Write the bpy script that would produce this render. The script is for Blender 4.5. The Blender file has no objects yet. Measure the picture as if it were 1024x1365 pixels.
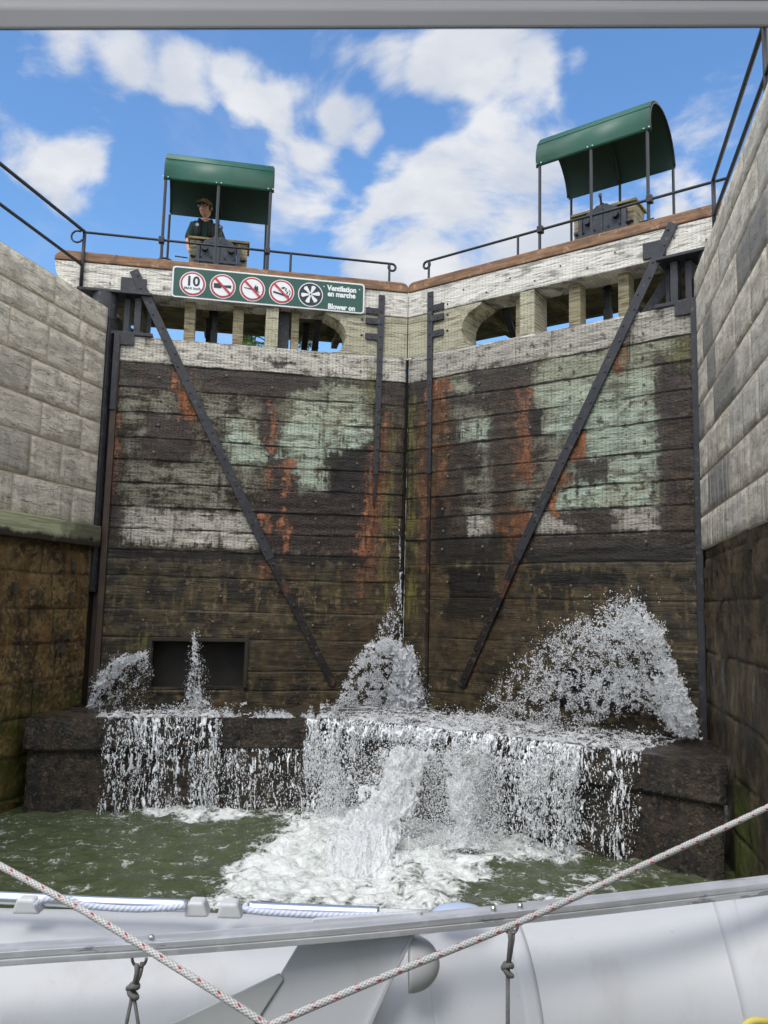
import bpy, math, random
import numpy as np
from mathutils import Matrix, Vector
random.seed(7); RNG = np.random.default_rng(7)
R_ = math.radians

# ------------------------------------------------------------------ camera (eye is the origin, water lies 2.44 m below it)
F = 1064.0
up = np.array([725-512, 8340+682.5, -F]); up /= np.linalg.norm(up)
_h = np.array([0, 0, -1.0]); _h = _h-up*(_h@up); _h /= np.linalg.norm(_h)
_r = np.cross(_h, up); M = np.array([_r, _h, up])          # world = M @ camera vector
scene = bpy.context.scene
cam_d = bpy.data.cameras.new('camera'); cam = bpy.data.objects.new('camera', cam_d)
scene.collection.objects.link(cam); scene.camera = cam
cam_d.sensor_fit = 'HORIZONTAL'; cam_d.sensor_width = 36; cam_d.lens = F/1024*36
cam_d.clip_start = 0.05; cam_d.clip_end = 5000
cam_d.dof.use_dof = True; cam_d.dof.focus_distance = 4.5; cam_d.dof.aperture_fstop = cam_d.lens/1.1
cam.matrix_world = Matrix([[M[0][0], M[0][1], M[0][2], 0], [M[1][0], M[1][1], M[1][2], 0], [M[2][0], M[2][1], M[2][2], 0], [0, 0, 0, 1]])

def ray(u, v): return M@np.array([(u-512)/F, -(v-682.5)/F, -1.0])
def onz(u, v, z): d = ray(u, v); return d*z/d[2]
def aty(u, v, y): d = ray(u, v); return d*y/d[1]

# ------------------------------------------------------------------ view, world, sun
SUN_EL, SUN_AZ = 52, 205          # azimuth clockwise from +y: behind the boat, a little to the left
scene.view_settings.view_transform = 'Standard'; scene.view_settings.look = 'None'
scene.view_settings.gamma = 1; scene.view_settings.exposure = 1.32
scene.render.engine = 'CYCLES'
scene.cycles.max_bounces = 6; scene.cycles.use_denoising = True
SUN_STRENGTH = 0.8; SKY_STRENGTH = 0.10
sd = bpy.data.lights.new('sun', 'SUN'); so = bpy.data.objects.new('sun', sd); scene.collection.objects.link(so)
sd.energy = SUN_STRENGTH; sd.angle = R_(24); sd.color = (1, .95, .87)
sdir = Vector((math.sin(R_(SUN_AZ))*math.cos(R_(SUN_EL)), math.cos(R_(SUN_AZ))*math.cos(R_(SUN_EL)), math.sin(R_(SUN_EL))))
so.rotation_euler = (-sdir).to_track_quat('-Z', 'Y').to_euler()

# ------------------------------------------------------------------ node helper
class NT:
    def __init__(s, tree): s.t = tree; s.n = tree.nodes; s.l = tree.links
    def new(s, typ, **kw):
        n = s.n.new(typ)
        for k, v in kw.items(): setattr(n, k, v)
        return n
    def inp(s, sock, v):
        if v is None: return
        if hasattr(v, 'is_output') or hasattr(v, 'links'): s.l.new(v, sock)
        else: sock.default_value = v if not isinstance(v, tuple) or len(v) == len(sock.default_value) else (*v, 1)
    def m(s, op, a, b=None, c=None, clamp=False):
        n = s.new('ShaderNodeMath', operation=op, use_clamp=clamp)
        s.inp(n.inputs[0], a); s.inp(n.inputs[1], b); s.inp(n.inputs[2], c); return n.outputs[0]
    def add(s, a, b): return s.m('ADD', a, b)
    def sub(s, a, b): return s.m('SUBTRACT', a, b)
    def mul(s, a, b): return s.m('MULTIPLY', a, b)
    def mx(s, a, b): return s.m('MAXIMUM', a, b)
    def mn(s, a, b): return s.m('MINIMUM', a, b)
    def attr(s, name, out='Fac'):
        return s.new('ShaderNodeAttribute', attribute_name=name).outputs[out]
    def sep(s, v):
        n = s.new('ShaderNodeSeparateXYZ'); s.inp(n.inputs[0], v); return n.outputs
    def comb(s, x, y, z):
        n = s.new('ShaderNodeCombineXYZ'); s.inp(n.inputs[0], x); s.inp(n.inputs[1], y); s.inp(n.inputs[2], z); return n.outputs[0]
    def vmul(s, v, k):
        n = s.new('ShaderNodeVectorMath', operation='MULTIPLY'); s.inp(n.inputs[0], v); s.inp(n.inputs[1], k); return n.outputs[0]
    def vadd(s, v, k):
        n = s.new('ShaderNodeVectorMath', operation='ADD'); s.inp(n.inputs[0], v); s.inp(n.inputs[1], k); return n.outputs[0]
    def noise(s, v, scale=1, detail=4, rough=.55, dist=0, out='Fac', con=None):
        n = s.new('ShaderNodeTexNoise'); s.inp(n.inputs['Vector'], v)
        n.inputs['Scale'].default_value = scale; n.inputs['Detail'].default_value = detail
        n.inputs['Roughness'].default_value = rough; n.inputs['Distortion'].default_value = dist
        con = (1.65 if detail >= 5 else 1.0) if con is None else con
        if out != 'Fac' or con == 1: return n.outputs[out]
        return s.m('MULTIPLY_ADD', n.outputs[0], con, .5-.5*con)
    def voro(s, v, scale=1, feature='F1', out='Distance'):
        n = s.new('ShaderNodeTexVoronoi', feature=feature); s.inp(n.inputs['Vector'], v); n.inputs['Scale'].default_value = scale
        return n.outputs[out]
    def ss(s, x, lo, hi, a=0.0, b=1.0):
        n = s.new('ShaderNodeMapRange', interpolation_type='SMOOTHSTEP'); s.inp(n.inputs[0], x)
        s.inp(n.inputs[1], lo); s.inp(n.inputs[2], hi); n.inputs[3].default_value = a; n.inputs[4].default_value = b
        return n.outputs[0]
    def mix(s, f, a, b, mode='MIX'):
        n = s.new('ShaderNodeMix', data_type='RGBA', blend_type=mode)
        s.inp(n.inputs[0], f); s.inp(n.inputs[6], a); s.inp(n.inputs[7], b); return n.outputs[2]
    def bump(s, h, strength=.5, dist=.01, normal=None):
        n = s.new('ShaderNodeBump'); s.inp(n.inputs['Height'], h)
        n.inputs['Strength'].default_value = strength; n.inputs['Distance'].default_value = dist
        if normal is not None: s.inp(n.inputs['Normal'], normal)
        return n.outputs[0]
def lin(r, g, b):
    f = lambda c: (c/255/12.92) if c/255 <= .04045 else ((c/255+.055)/1.055)**2.4
    return (f(r), f(g), f(b), 1)
def material(name):
    m = bpy.data.materials.new(name); m.use_nodes = True; t = m.node_tree; t.nodes.clear()
    N = NT(t); out = N.new('ShaderNodeOutputMaterial'); p = N.new('ShaderNodeBsdfPrincipled')
    t.links.new(p.outputs[0], out.inputs[0]); N.out = out; N.p = p
    return m, N, p
def setp(N, p, col=None, rough=None, metal=None, normal=None, spec=None):
    if col is not None: N.inp(p.inputs['Base Color'], col)
    if rough is not None: N.inp(p.inputs['Roughness'], rough)
    if metal is not None: N.inp(p.inputs['Metallic'], metal)
    if normal is not None: N.inp(p.inputs['Normal'], normal)
    if spec is not None: N.inp(p.inputs['Specular IOR Level'], spec)

# ------------------------------------------------------------------ world: Nishita sky with procedural clouds
W = bpy.data.worlds.new("World"); scene.world = W; W.use_nodes = True; W.node_tree.nodes.clear()
N = NT(W.node_tree)
wo = N.new('ShaderNodeOutputWorld'); bg = N.new('ShaderNodeBackground'); W.node_tree.links.new(bg.outputs[0], wo.inputs[0])
sky = N.new('ShaderNodeTexSky', sky_type='NISHITA', sun_disc=False)
sky.sun_elevation = R_(SUN_EL); sky.sun_rotation = R_(SUN_AZ); sky.air_density = 1.35; sky.dust_density = .25; sky.ozone_density = 2.5
D = N.new('ShaderNodeTexCoord').outputs['Generated']
sx, sy, sz = N.sep(D)
zc = N.mx(N.add(sz, .12), .06)
pl = N.comb(N.m('DIVIDE', sx, zc), N.m('DIVIDE', sy, zc), 0)
nz = N.noise(pl, 2.6, 9, .58, .35, con=1)
nb = N.noise(pl, .8, 3, .5)
blobs = [(60,70,45,.6),(130,70,60,.75),(200,85,60,.9),(270,95,50,.85),(330,112,45,.9),(385,112,30,.6),(345,160,45,.9),(410,160,60,1.05),(470,165,45,.9),
         (500,200,35,.6),(440,62,50,.85),(530,80,50,.8),(620,60,60,1),(600,100,55,1),(680,100,65,1.1),(745,95,50,.9),(790,80,30,.5),
         (700,200,80,1.5),(640,235,85,1.5),(570,270,85,1.5),(640,300,120,1.6),(520,335,85,1.5),(735,270,85,1.5),(560,350,80,1.5),(850,290,60,.9),(925,265,50,.75),
         (100,245,55,.8),(45,215,45,.55),(120,180,40,.5),(400,240,60,.9),(350,225,40,.6),(450,300,50,.4),(380,330,60,.4),(250,150,40,.4)]
tot = None
for (u, v, r, k) in blobs:
    d = ray(u, v); d = d/np.linalg.norm(d)
    dp = N.new('ShaderNodeVectorMath', operation='DOT_PRODUCT'); N.inp(dp.inputs[0], D); dp.inputs[1].default_value = tuple(d)
    c0 = math.cos(math.atan(r*1.05/F))
    f = N.ss(dp.outputs['Value'], c0, 1.0, 0, k)
    tot = f if tot is None else N.add(tot, f)
tot = N.mn(tot, 1.6)
# elsewhere in the sky: added unseen cloud, much brighter, to light the lock
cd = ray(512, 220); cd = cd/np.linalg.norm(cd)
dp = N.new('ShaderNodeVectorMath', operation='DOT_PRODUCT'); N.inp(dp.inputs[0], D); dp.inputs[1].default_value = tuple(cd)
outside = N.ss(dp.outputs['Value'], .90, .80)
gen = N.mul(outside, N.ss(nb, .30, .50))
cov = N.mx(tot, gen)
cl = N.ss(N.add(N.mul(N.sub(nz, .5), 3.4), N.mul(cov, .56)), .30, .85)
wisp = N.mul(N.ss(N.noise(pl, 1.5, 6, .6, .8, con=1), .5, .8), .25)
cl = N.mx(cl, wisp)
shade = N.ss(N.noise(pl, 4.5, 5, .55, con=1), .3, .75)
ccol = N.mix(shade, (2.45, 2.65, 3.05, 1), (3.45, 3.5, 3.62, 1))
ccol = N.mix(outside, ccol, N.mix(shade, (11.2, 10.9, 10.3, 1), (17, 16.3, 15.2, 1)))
skyc = N.mix(1.0, sky.outputs[0], (.50, .66, .82, 1), 'MULTIPLY')
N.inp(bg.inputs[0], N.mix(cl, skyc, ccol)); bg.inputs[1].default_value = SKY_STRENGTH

# ------------------------------------------------------------------ numpy noise
_P = RNG.random((64, 64, 64)).astype(np.float32)
def vnoise(x, y, z=0.0):
    x = np.asarray(x, np.float64); y = np.asarray(y, np.float64); z = np.asarray(z, np.float64)+0*x
    xi = np.floor(x).astype(int); yi = np.floor(y).astype(int); zi = np.floor(z).astype(int)
    fx = x-xi; fy = y-yi; fz = z-zi; fx = fx*fx*(3-2*fx); fy = fy*fy*(3-2*fy); fz = fz*fz*(3-2*fz)
    g = lambda a, b, c: _P[(xi+a) & 63, (yi+b) & 63, (zi+c) & 63]
    l = lambda a, b, t: a+(b-a)*t
    return l(l(l(g(0,0,0), g(1,0,0), fx), l(g(0,1,0), g(1,1,0), fx), fy), l(l(g(0,0,1), g(1,0,1), fx), l(g(0,1,1), g(1,1,1), fx), fy), fz)
def fbm(x, y, z=0.0, o=4):
    r = 0; a = 1; t = 0; f = 1
    for k in range(o): r = r+a*vnoise(np.asarray(x)*f+17.3*k, np.asarray(y)*f+5.1*k, np.asarray(z)*f+9.7*k); t += a; a *= .5; f *= 2.03
    return r/t
def sdf_poly(P, poly):
    """signed distance, positive inside"""
    poly = np.asarray(poly, float); d = np.full(len(P), 1e9); inside = np.zeros(len(P), bool)
    for i in range(len(poly)):
        a = poly[i]; b = poly[(i+1) % len(poly)]; ab = b-a; ap = P-a
        t = np.clip((ap@ab)/(ab@ab+1e-12), 0, 1); q = ap-t[:, None]*ab; d = np.minimum(d, np.hypot(q[:, 0], q[:, 1]))
        c = ((a[1] > P[:, 1]) != (b[1] > P[:, 1])) & (P[:, 0] < (b[0]-a[0])*(P[:, 1]-a[1])/(b[1]-a[1]+1e-12)+a[0])
        inside ^= c
    return np.where(inside, d, -d)

# ------------------------------------------------------------------ object helpers
COL = scene.collection
def empty(name, loc, label=None, cat=None, group=None):
    o = bpy.data.objects.new(name, None); COL.objects.link(o); o.location = tuple(float(c) for c in loc); o.empty_display_size = .1
    tag(o, label, cat, group); return o
def tag(o, label=None, cat=None, group=None, kind=None):
    if label: o['label'] = label
    if cat: o['category'] = cat
    if group: o['group'] = group
    if kind: o['kind'] = kind
    return o
def wloc(o):
    v = Vector(o.location)
    while o.parent: o = o.parent; v += Vector(o.location)
    return v
def link(name, verts, faces, mat, parent=None, loc=None, smooth=False, attrs=None, origin=None):
    V = np.asarray(verts, float)
    me = bpy.data.meshes.new(name)
    if parent is not None: org = np.array(wloc(parent)); oloc = (0, 0, 0)
    elif origin is not None: org = np.array(origin, float); oloc = tuple(org)
    else: org = np.zeros(3); oloc = (0, 0, 0)
    F_ = faces
    if isinstance(F_, np.ndarray):
        n, k = F_.shape
        me.vertices.add(len(V)); me.vertices.foreach_set('co', (V-org).astype(np.float32).ravel())
        me.loops.add(n*k); me.loops.foreach_set('vertex_index', F_.astype(np.int32).ravel())
        me.polygons.add(n); me.polygons.foreach_set('loop_start', np.arange(0, n*k, k, dtype=np.int32))
        me.update(calc_edges=True)
    else:
        me.from_pydata((V-org).tolist(), [], [list(f) for f in F_])
    L = V if loc is None else np.asarray(loc, float)
    a = me.attributes.new('loc', 'FLOAT_VECTOR', 'POINT'); a.data.foreach_set('vector', L.astype(np.float32).ravel())
    for k_, arr in (attrs or {}).items():
        a = me.attributes.new(k_, 'FLOAT', 'POINT'); a.data.foreach_set('value', np.asarray(arr, np.float32))
    if smooth: me.polygons.foreach_set('use_smooth', np.ones(len(me.polygons), bool))
    me.materials.append(mat)
    o = bpy.data.objects.new(name, me); COL.objects.link(o); o.location = oloc
    if parent is not None: o.parent = parent
    return o
def bevel(o, w=.006, seg=2, ang=35):
    m = o.modifiers.new('bevel', 'BEVEL'); m.width = w; m.segments = seg; m.limit_method = 'ANGLE'; m.angle_limit = R_(ang); return o

class Fr:
    """local frame (a, t, z): origin O, unit vectors e (along) and n (across)"""
    def __init__(s, O, e, n):
        s.O = np.array([O[0], O[1], 0.0]); s.e = np.array(e, float); s.n = np.array(n, float)
    def W(s, L):
        L = np.atleast_2d(np.asarray(L, float)); return s.O+L[:, :1]*s.e+L[:, 1:2]*s.n+np.array([0, 0, 1.0])*L[:, 2:3]
    def px(s, u, v, t=0.0):
        d = ray(u, v); k = ((s.O+s.n*t)@s.n)/(d@s.n); q = d*k-s.O; return float(q@s.e), float(q[2])
class MB:
    """collects shapes in a frame's local coordinates"""
    def __init__(s, fr=None): s.fr = fr; s.V = []; s.F = []; s.pieces = []
    def raw(s, V, F):
        b = len(s.V); s.pieces.append(([tuple(float(c) for c in v) for v in V], [tuple(f) for f in F])); s.V += s.pieces[-1][0]; s.F += [tuple(i+b for i in f) for f in F]; return s
    def each(s, name, mat, parent, bev=0):
        for V, F in s.pieces:
            q = MB(s.fr); q.raw(V, F); o = q.build(name, mat, parent)
            if bev: bevel(o, bev)
    def box(s, a0, a1, t0, t1, z0, z1):
        V = [(a, t, z) for a in (a0, a1) for t in (t0, t1) for z in (z0, z1)]
        return s.raw(V, [(0,1,3,2),(4,6,7,5),(0,4,5,1),(2,3,7,6),(0,2,6,4),(1,5,7,3)])
    def prism(s, poly, t0, t1):
        n = len(poly); V = [(a, t0, z) for a, z in poly]+[(a, t1, z) for a, z in poly]
        return s.raw(V, [tuple(range(n)), tuple(range(2*n-1, n-1, -1))]+[(i, i+n, (i+1) % n+n, (i+1) % n) for i in range(n)])
    def tube(s, pts, r, k=10, cap=True):
        pts = [np.array(p, float) for p in pts]; n = len(pts); rr = r if hasattr(r, '__len__') else [r]*n; V = []; prev = None
        for i, p in enumerate(pts):
            d = pts[min(i+1, n-1)]-pts[max(i-1, 0)]; d /= np.linalg.norm(d)+1e-12
            if prev is None: a = np.cross(d, [0, 0, 1]) if abs(d[2]) < .9 else np.cross(d, [1, 0, 0])
            else: a = prev-d*(prev@d)
            a /= np.linalg.norm(a)+1e-12; prev = a; b = np.cross(d, a)
            for j in range(k):
                th = 2*math.pi*j/k; V.append(p+rr[i]*(math.cos(th)*a+math.sin(th)*b))
        Fc = [(i*k+j, i*k+(j+1) % k, (i+1)*k+(j+1) % k, (i+1)*k+j) for i in range(n-1) for j in range(k)]
        if cap: Fc += [tuple(range(k-1, -1, -1)), tuple((n-1)*k+j for j in range(k))]
        return s.raw(V, Fc)
    def bolt(s, a, t, z, r=.014, h=.012, k=8, ax=1):
        """a short round head standing out of the face towards -t"""
        V = []; 
        for rr, hh in ((r, 0), (r, -h*.6), (r*.6, -h)):
            for j in range(k):
                th = 2*math.pi*j/k; V.append((a+rr*math.cos(th), t+hh, z+rr*math.sin(th)))
        Fc = [(i*k+j, i*k+(j+1) % k, (i+1)*k+(j+1) % k, (i+1)*k+j) for i in range(2) for j in range(k)]+[tuple(2*k+j for j in range(k))]
        return s.raw(V, Fc)
    def build(s, name, mat, parent=None, smooth=False, attrs=None, origin=None):
        L = np.array(s.V); V = s.fr.W(L) if s.fr else L
        o = link(name, V, s.F, mat, parent, loc=L, smooth=smooth, attrs=attrs, origin=origin)
        import bmesh
        bm = bmesh.new(); bm.from_mesh(o.data); bmesh.ops.recalc_face_normals(bm, faces=bm.faces); bm.to_mesh(o.data); bm.free()
        return o
def grid_faces(nx, ny, keep=None):
    i = np.arange(nx-1)[:, None]*ny+np.arange(ny-1)[None, :]
    f = np.stack([i, i+ny, i+ny+1, i+1], -1).reshape(-1, 4)
    return f if keep is None else f[keep.ravel()]

# ------------------------------------------------------------------ the frames of the place
A = np.array([.293, 11.587, 0]); HL = np.array([-4.3225, 10.7246, 0]); HR = np.array([3.826, 9.01, 0])
def leaf_frame(H):
    e = (H-A)/np.linalg.norm(H-A); n = np.array([-e[1], e[0], 0]); n = n if n[1] > 0 else -n
    return Fr(A, e, n)
LL, LR = leaf_frame(HL), leaf_frame(HR)
CL = np.array([-3.902, 10.722, 0]); dL = np.array([-.548, -2.037, 0]); dL /= np.linalg.norm(dL)
CR = np.array([3.669, 9.217, 0]); dR = np.array([-.826, -3.58, 0]); dR /= np.linalg.norm(dR)
WL = Fr(CL, dL, np.array([dL[1], -dL[0], 0]))      # t grows into the masonry
WR = Fr(CR, dR, np.array([-dR[1], dR[0], 0]))
if WL.n[0] > 0: WL.n = -WL.n
if WR.n[0] < 0: WR.n = -WR.n
WATER, SILL, COPE = -2.44, -1.385, 4.04

# ================================================================== MATERIALS
def loc(N): return N.attr('loc', 'Vector')

def wood_incised(name, c1, c2, dirt=.5, incise=.55, attr_stain=False, seed=0):
    m, N, p = material(name); L = N.vadd(loc(N), (seed, 0, seed*.7)); x, y, z = N.sep(L)
    grain = N.noise(N.vmul(L, (3, 3, 60)), 1, 6, .6, .3)
    blot = N.noise(N.vmul(L, (1.2, 1.2, 3)), 2.2, 8, .62)
    crack = N.ss(N.noise(N.vmul(L, (2.2, 2.2, 26)), 1, 5, .5, 1.2), .60, .68)
    c = N.mix(N.ss(grain, .3, .7), c1, c2)
    c = N.mix(N.mul(N.ss(blot, .52, .78), dirt), c, (.045, .036, .026, 1))
    c = N.mix(N.mul(crack, .55), c, (.05, .04, .03, 1))
    fx = N.m('FRACT', N.m('DIVIDE', x, .052)); fz = N.m('FRACT', N.add(N.m('DIVIDE', z, .046), N.mul(N.m('FLOOR', N.m('DIVIDE', x, .052)), .5)))
    dash = N.mul(N.ss(N.m('ABSOLUTE', N.sub(fx, .5)), .2, .1), N.ss(N.m('ABSOLUTE', N.sub(fz, .5)), .34, .22))
    dash = N.mul(dash, N.ss(N.noise(L, 5, 3), .3, .55))
    c = N.mix(N.mul(dash, incise), c, (.06, .052, .04, 1))
    h = N.sub(N.add(N.mul(grain, .5), N.mul(blot, .3)), N.add(N.mul(dash, .6), N.mul(crack, .6)))
    setp(N, p, c, .85, normal=N.bump(h, .7, .006), spec=.25)
    return m
M_white = wood_incised('weathered white timber', lin(184,177,165), lin(222,217,207), .6, .26)
M_tan = wood_incised('tan treated timber', lin(150,144,120), lin(180,174,150), .45, .4, seed=3)
M_post = wood_incised('yellow treated post', lin(116,106,82), lin(150,140,112), .35, .12, seed=9)
M_soff = wood_incised('walkway deck timber', lin(112,98,68), lin(142,128,94), .4, .05, seed=5)

def mat_cap():
    m, N, p = material('brown stained cap timber'); L = loc(N)
    g = N.noise(N.vmul(L, (3, 10, 30)), 1, 5, .6); b = N.noise(L, 3.2, 7, .62)
    c = N.mix(N.ss(g, .3, .7), lin(104,76,54), lin(136,100,70))
    c = N.mix(N.mul(N.ss(b, .55, .75), .6), c, lin(70,46,32))
    c = N.mix(N.mul(N.ss(N.noise(L, 7, 6, .7), .62, .72), .6), c, lin(176,140,104))
    setp(N, p, c, .7, normal=N.bump(g, .4, .004)); return m
M_cap = mat_cap()
def mat_steel(name, col, rust=0.0, rough=.55):
    m, N, p = material(name); L = loc(N)
    b = N.noise(L, 6, 8, .65); b2 = N.noise(L, 40, 3, .5)
    c = N.mix(N.ss(b, .3, .75), col, tuple(v*1.5 for v in col[:3])+(1,))
    c = N.mix(N.mul(N.ss(N.noise(L, 14, 6, .7), .62, .75), .35), c, lin(120,112,104))
    if rust: c = N.mix(N.mul(N.ss(N.noise(L, 5, 8, .7), .66-rust*.35, .74-rust*.3), .9), c, lin(84,56,40))
    setp(N, p, c, rough, .0, N.bump(N.add(b, N.mul(b2, .3)), .25, .003), .4); return m
M_steel = mat_steel('dark grey painted steel', lin(40,40,43), 0)
M_steelrust = mat_steel('rusty wet steel', lin(30,26,24), .16, .45)
M_black = None
M_gear = mat_steel('grey gear housing paint', lin(46,50,56), 0, .5)

def mat_planks(side):
    """gate planking: weathered boards with stain shapes carried by signed-distance attributes"""
    m, N, p = material('stained lock gate planking '+side); L = loc(N); x, y, z = N.sep(L)
    vst = N.noise(N.vmul(L, (14, 1, 2.2)), 1, 6, .6)                    # vertical dribbles
    hst = N.noise(N.vmul(L, (2.0, 1, 16)), 1, 6, .6, .4)                # along the grain
    iso = N.noise(L, 7, 9, .66)
    fine = N.noise(L, 28, 6, .65)
    e = N.add(N.add(N.mul(N.sub(vst, .5), .40), N.mul(N.sub(iso, .5), .44)), N.mul(N.sub(hst, .5), .36))
    e = N.add(N.mul(e, .55), N.mul(N.sub(N.attr('board'), .5), .14))
    def msk(name, w=.03, k=1.0): return N.ss(N.add(N.attr(name), N.mul(e, k)), -w, w)
    grain = N.noise(N.vmul(L, (3, 3, 70)), 1, 6, .6, .3)
    blot = N.noise(L, 3.1, 8, .64)
    # base: grey brown wet mottle
    c = N.mix(N.ss(N.add(N.mul(blot, .55), N.mul(fine, .45)), .40, .62), lin(46,38,31), lin(104,97,83))
    c = N.mix(N.mul(msk('grey', .14), N.ss(N.add(N.mul(blot, .5), N.mul(hst, .5)), .38, .58)), c, N.mix(N.ss(fine, .3, .7), lin(112,108,94), lin(142,138,122)))
    pale = N.mix(N.ss(grain, .3, .7), lin(140,142,120), lin(184,186,160))
    pale = N.mix(N.mul(N.ss(N.add(N.noise(L, 1.7, 3), N.mul(N.attr('board'), .12)), .42, .60), N.ss(z, 3.1, 2.6)), pale, N.mix(N.ss(grain, .3, .7), lin(152,162,142), lin(196,210,188)))
    pale = N.mix(N.mul(N.ss(N.noise(N.vmul(L, (1, 1, 1.7)), 2.6, 9, .72), .50, .70), .72), pale, lin(78,72,56))
    pale = N.mix(N.mul(N.ss(N.noise(L, 6.5, 8, .7), .58, .68), .8), pale, lin(52,46,36))
    pale = N.mix(N.mul(N.ss(N.noise(N.vmul(L, (1.2, 1, 10)), 1.7, 6, .6), .56, .70), .6), pale, lin(96,88,70))
    c = N.mix(N.mul(N.mx(msk('pale', .07), N.mul(msk('pale', .22), .45)), .93), c, pale)
    wh = N.mix(N.ss(grain, .3, .7), lin(166,158,144), lin(212,206,193))
    wh = N.mix(N.mul(N.ss(N.noise(L, 5.5, 8, .7), .54, .68), .75), wh, lin(74,66,54))
    c = N.mix(N.mul(msk('white', .06), .9), c, wh)
    drip = N.mul(N.ss(N.noise(N.vmul(L, (7, 1, .55)), 1, 6, .6), .60, .76), N.ss(N.noise(L, 2.2, 6, .6), .40, .62)); c = N.mix(N.mul(drip, .75), c, lin(34,27,22))
    # incising
    fx = N.m('FRACT', N.m('DIVIDE', x, .052)); fz = N.m('FRACT', N.add(N.m('DIVIDE', z, .046), N.mul(N.m('FLOOR', N.m('DIVIDE', x, .052)), .5)))
    dash = N.mul(N.ss(N.m('ABSOLUTE', N.sub(fx, .5)), .2, .1), N.ss(N.m('ABSOLUTE', N.sub(fz, .5)), .34, .22))
    dash = N.mul(dash, N.mul(N.ss(N.noise(L, 5, 3), .3, .5), N.ss(z, .5, .9)))
    c = N.mix(N.mul(dash, .36), c, (.05, .045, .035, 1))
    # knots
    kv = N.voro(N.vmul(L, (1.0, 0, 1.7)), 1.6); c = N.mix(N.mul(N.ss(kv, .07, .04), .6), c, lin(64,52,40))
    dk = N.mix(N.ss(fine, .3, .75), lin(28,21,18), lin(56,41,34))
    dk = N.mix(N.mul(N.ss(iso, .60, .72), .5), dk, lin(96,66,52))
    c = N.mix(N.mul(N.mx(msk('dark', .05), N.mul(msk('dark', .2), .4)), .93), c, dk)
    # lower wet zone
    low = N.ss(N.add(z, N.mul(e, .5)), .70, .60)
    lw = N.mix(N.ss(blot, .36, .66), lin(36,31,22), lin(74,64,43))
    lw = N.mix(N.mul(N.ss(N.noise(N.vmul(L, (9, 1, 3)), 1, 7, .65), .55, .72), .6), lw, lin(98,84,56))
    lw = N.mix(N.mul(N.ss(N.noise(L, 9, 8, .72), .58, .66), .7), lw, lin(118,98,66))
    lw = N.mix(N.mul(N.ss(N.noise(N.vmul(L, (5, 1, 2)), 1.3, 6, .6), .60, .80), .6), lw, lin(28,24,18))
    c = N.mix(low, c, lw)
    rs = N.mix(N.ss(N.add(N.mul(fine, .4), N.mul(vst, .6)), .3, .7), lin(84,56,40), lin(142,90,60))
    rs = N.mix(N.mul(N.ss(iso, .54, .68), .8), rs, lin(182,116,74))
    c = N.mix(N.mul(msk('rust', .16, 1.0), .5), c, lin(58,36,27))
    c = N.mix(N.mul(msk('rust', .035, .75), N.ss(N.add(N.mul(fine, .35), N.mul(vst, .65)), .30, .50)), c, rs)
    c = N.mix(N.mul(msk('brown', .12), .62), c, N.mix(N.ss(iso, .4, .65), lin(52,42,28), lin(84,64,42)))
    c = N.mix(N.mul(msk('moss', .06, .6), N.mul(N.ss(N.add(N.mul(fine, .4), N.mul(vst, .6)), .34, .58), .9)), c, N.mix(N.ss(vst, .35, .65), lin(50,50,28), lin(104,98,48)))
    c = N.mix(N.mul(N.ss(N.add(N.attr('black'), N.mul(e, .8)), -.04, .04), .9), c, lin(16,13,12))
    # boards differ a little
    bd = N.attr('board'); c = N.mix(N.mul(bd, .30), c, lin(58,52,42))
    c = N.mix(N.mul(N.ss(N.add(N.attr('seam'), N.mul(N.sub(hst, .5), .09)), .018, .0), N.ss(z, .4, .9, .32, .8)), c, lin(24,20,16))   # dirt in the joints
    wet = N.mx(low, N.mul(msk('dark'), .8))
    ro = N.ss(wet, 0, 1, .88, .42)
    crack = N.ss(N.noise(N.vmul(L, (2.2, 2.2, 26)), 1, 5, .5, 1.2), .60, .68)
    c = N.mix(N.mul(crack, .4), c, lin(40,34,28))
    h = N.sub(N.add(N.mul(grain, .5), N.mul(iso, .8)), N.add(N.mul(dash, .5), N.mul(crack, .6)))
    setp(N, p, c, ro, normal=N.bump(h, .8, .010), spec=.3)
    return m

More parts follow.
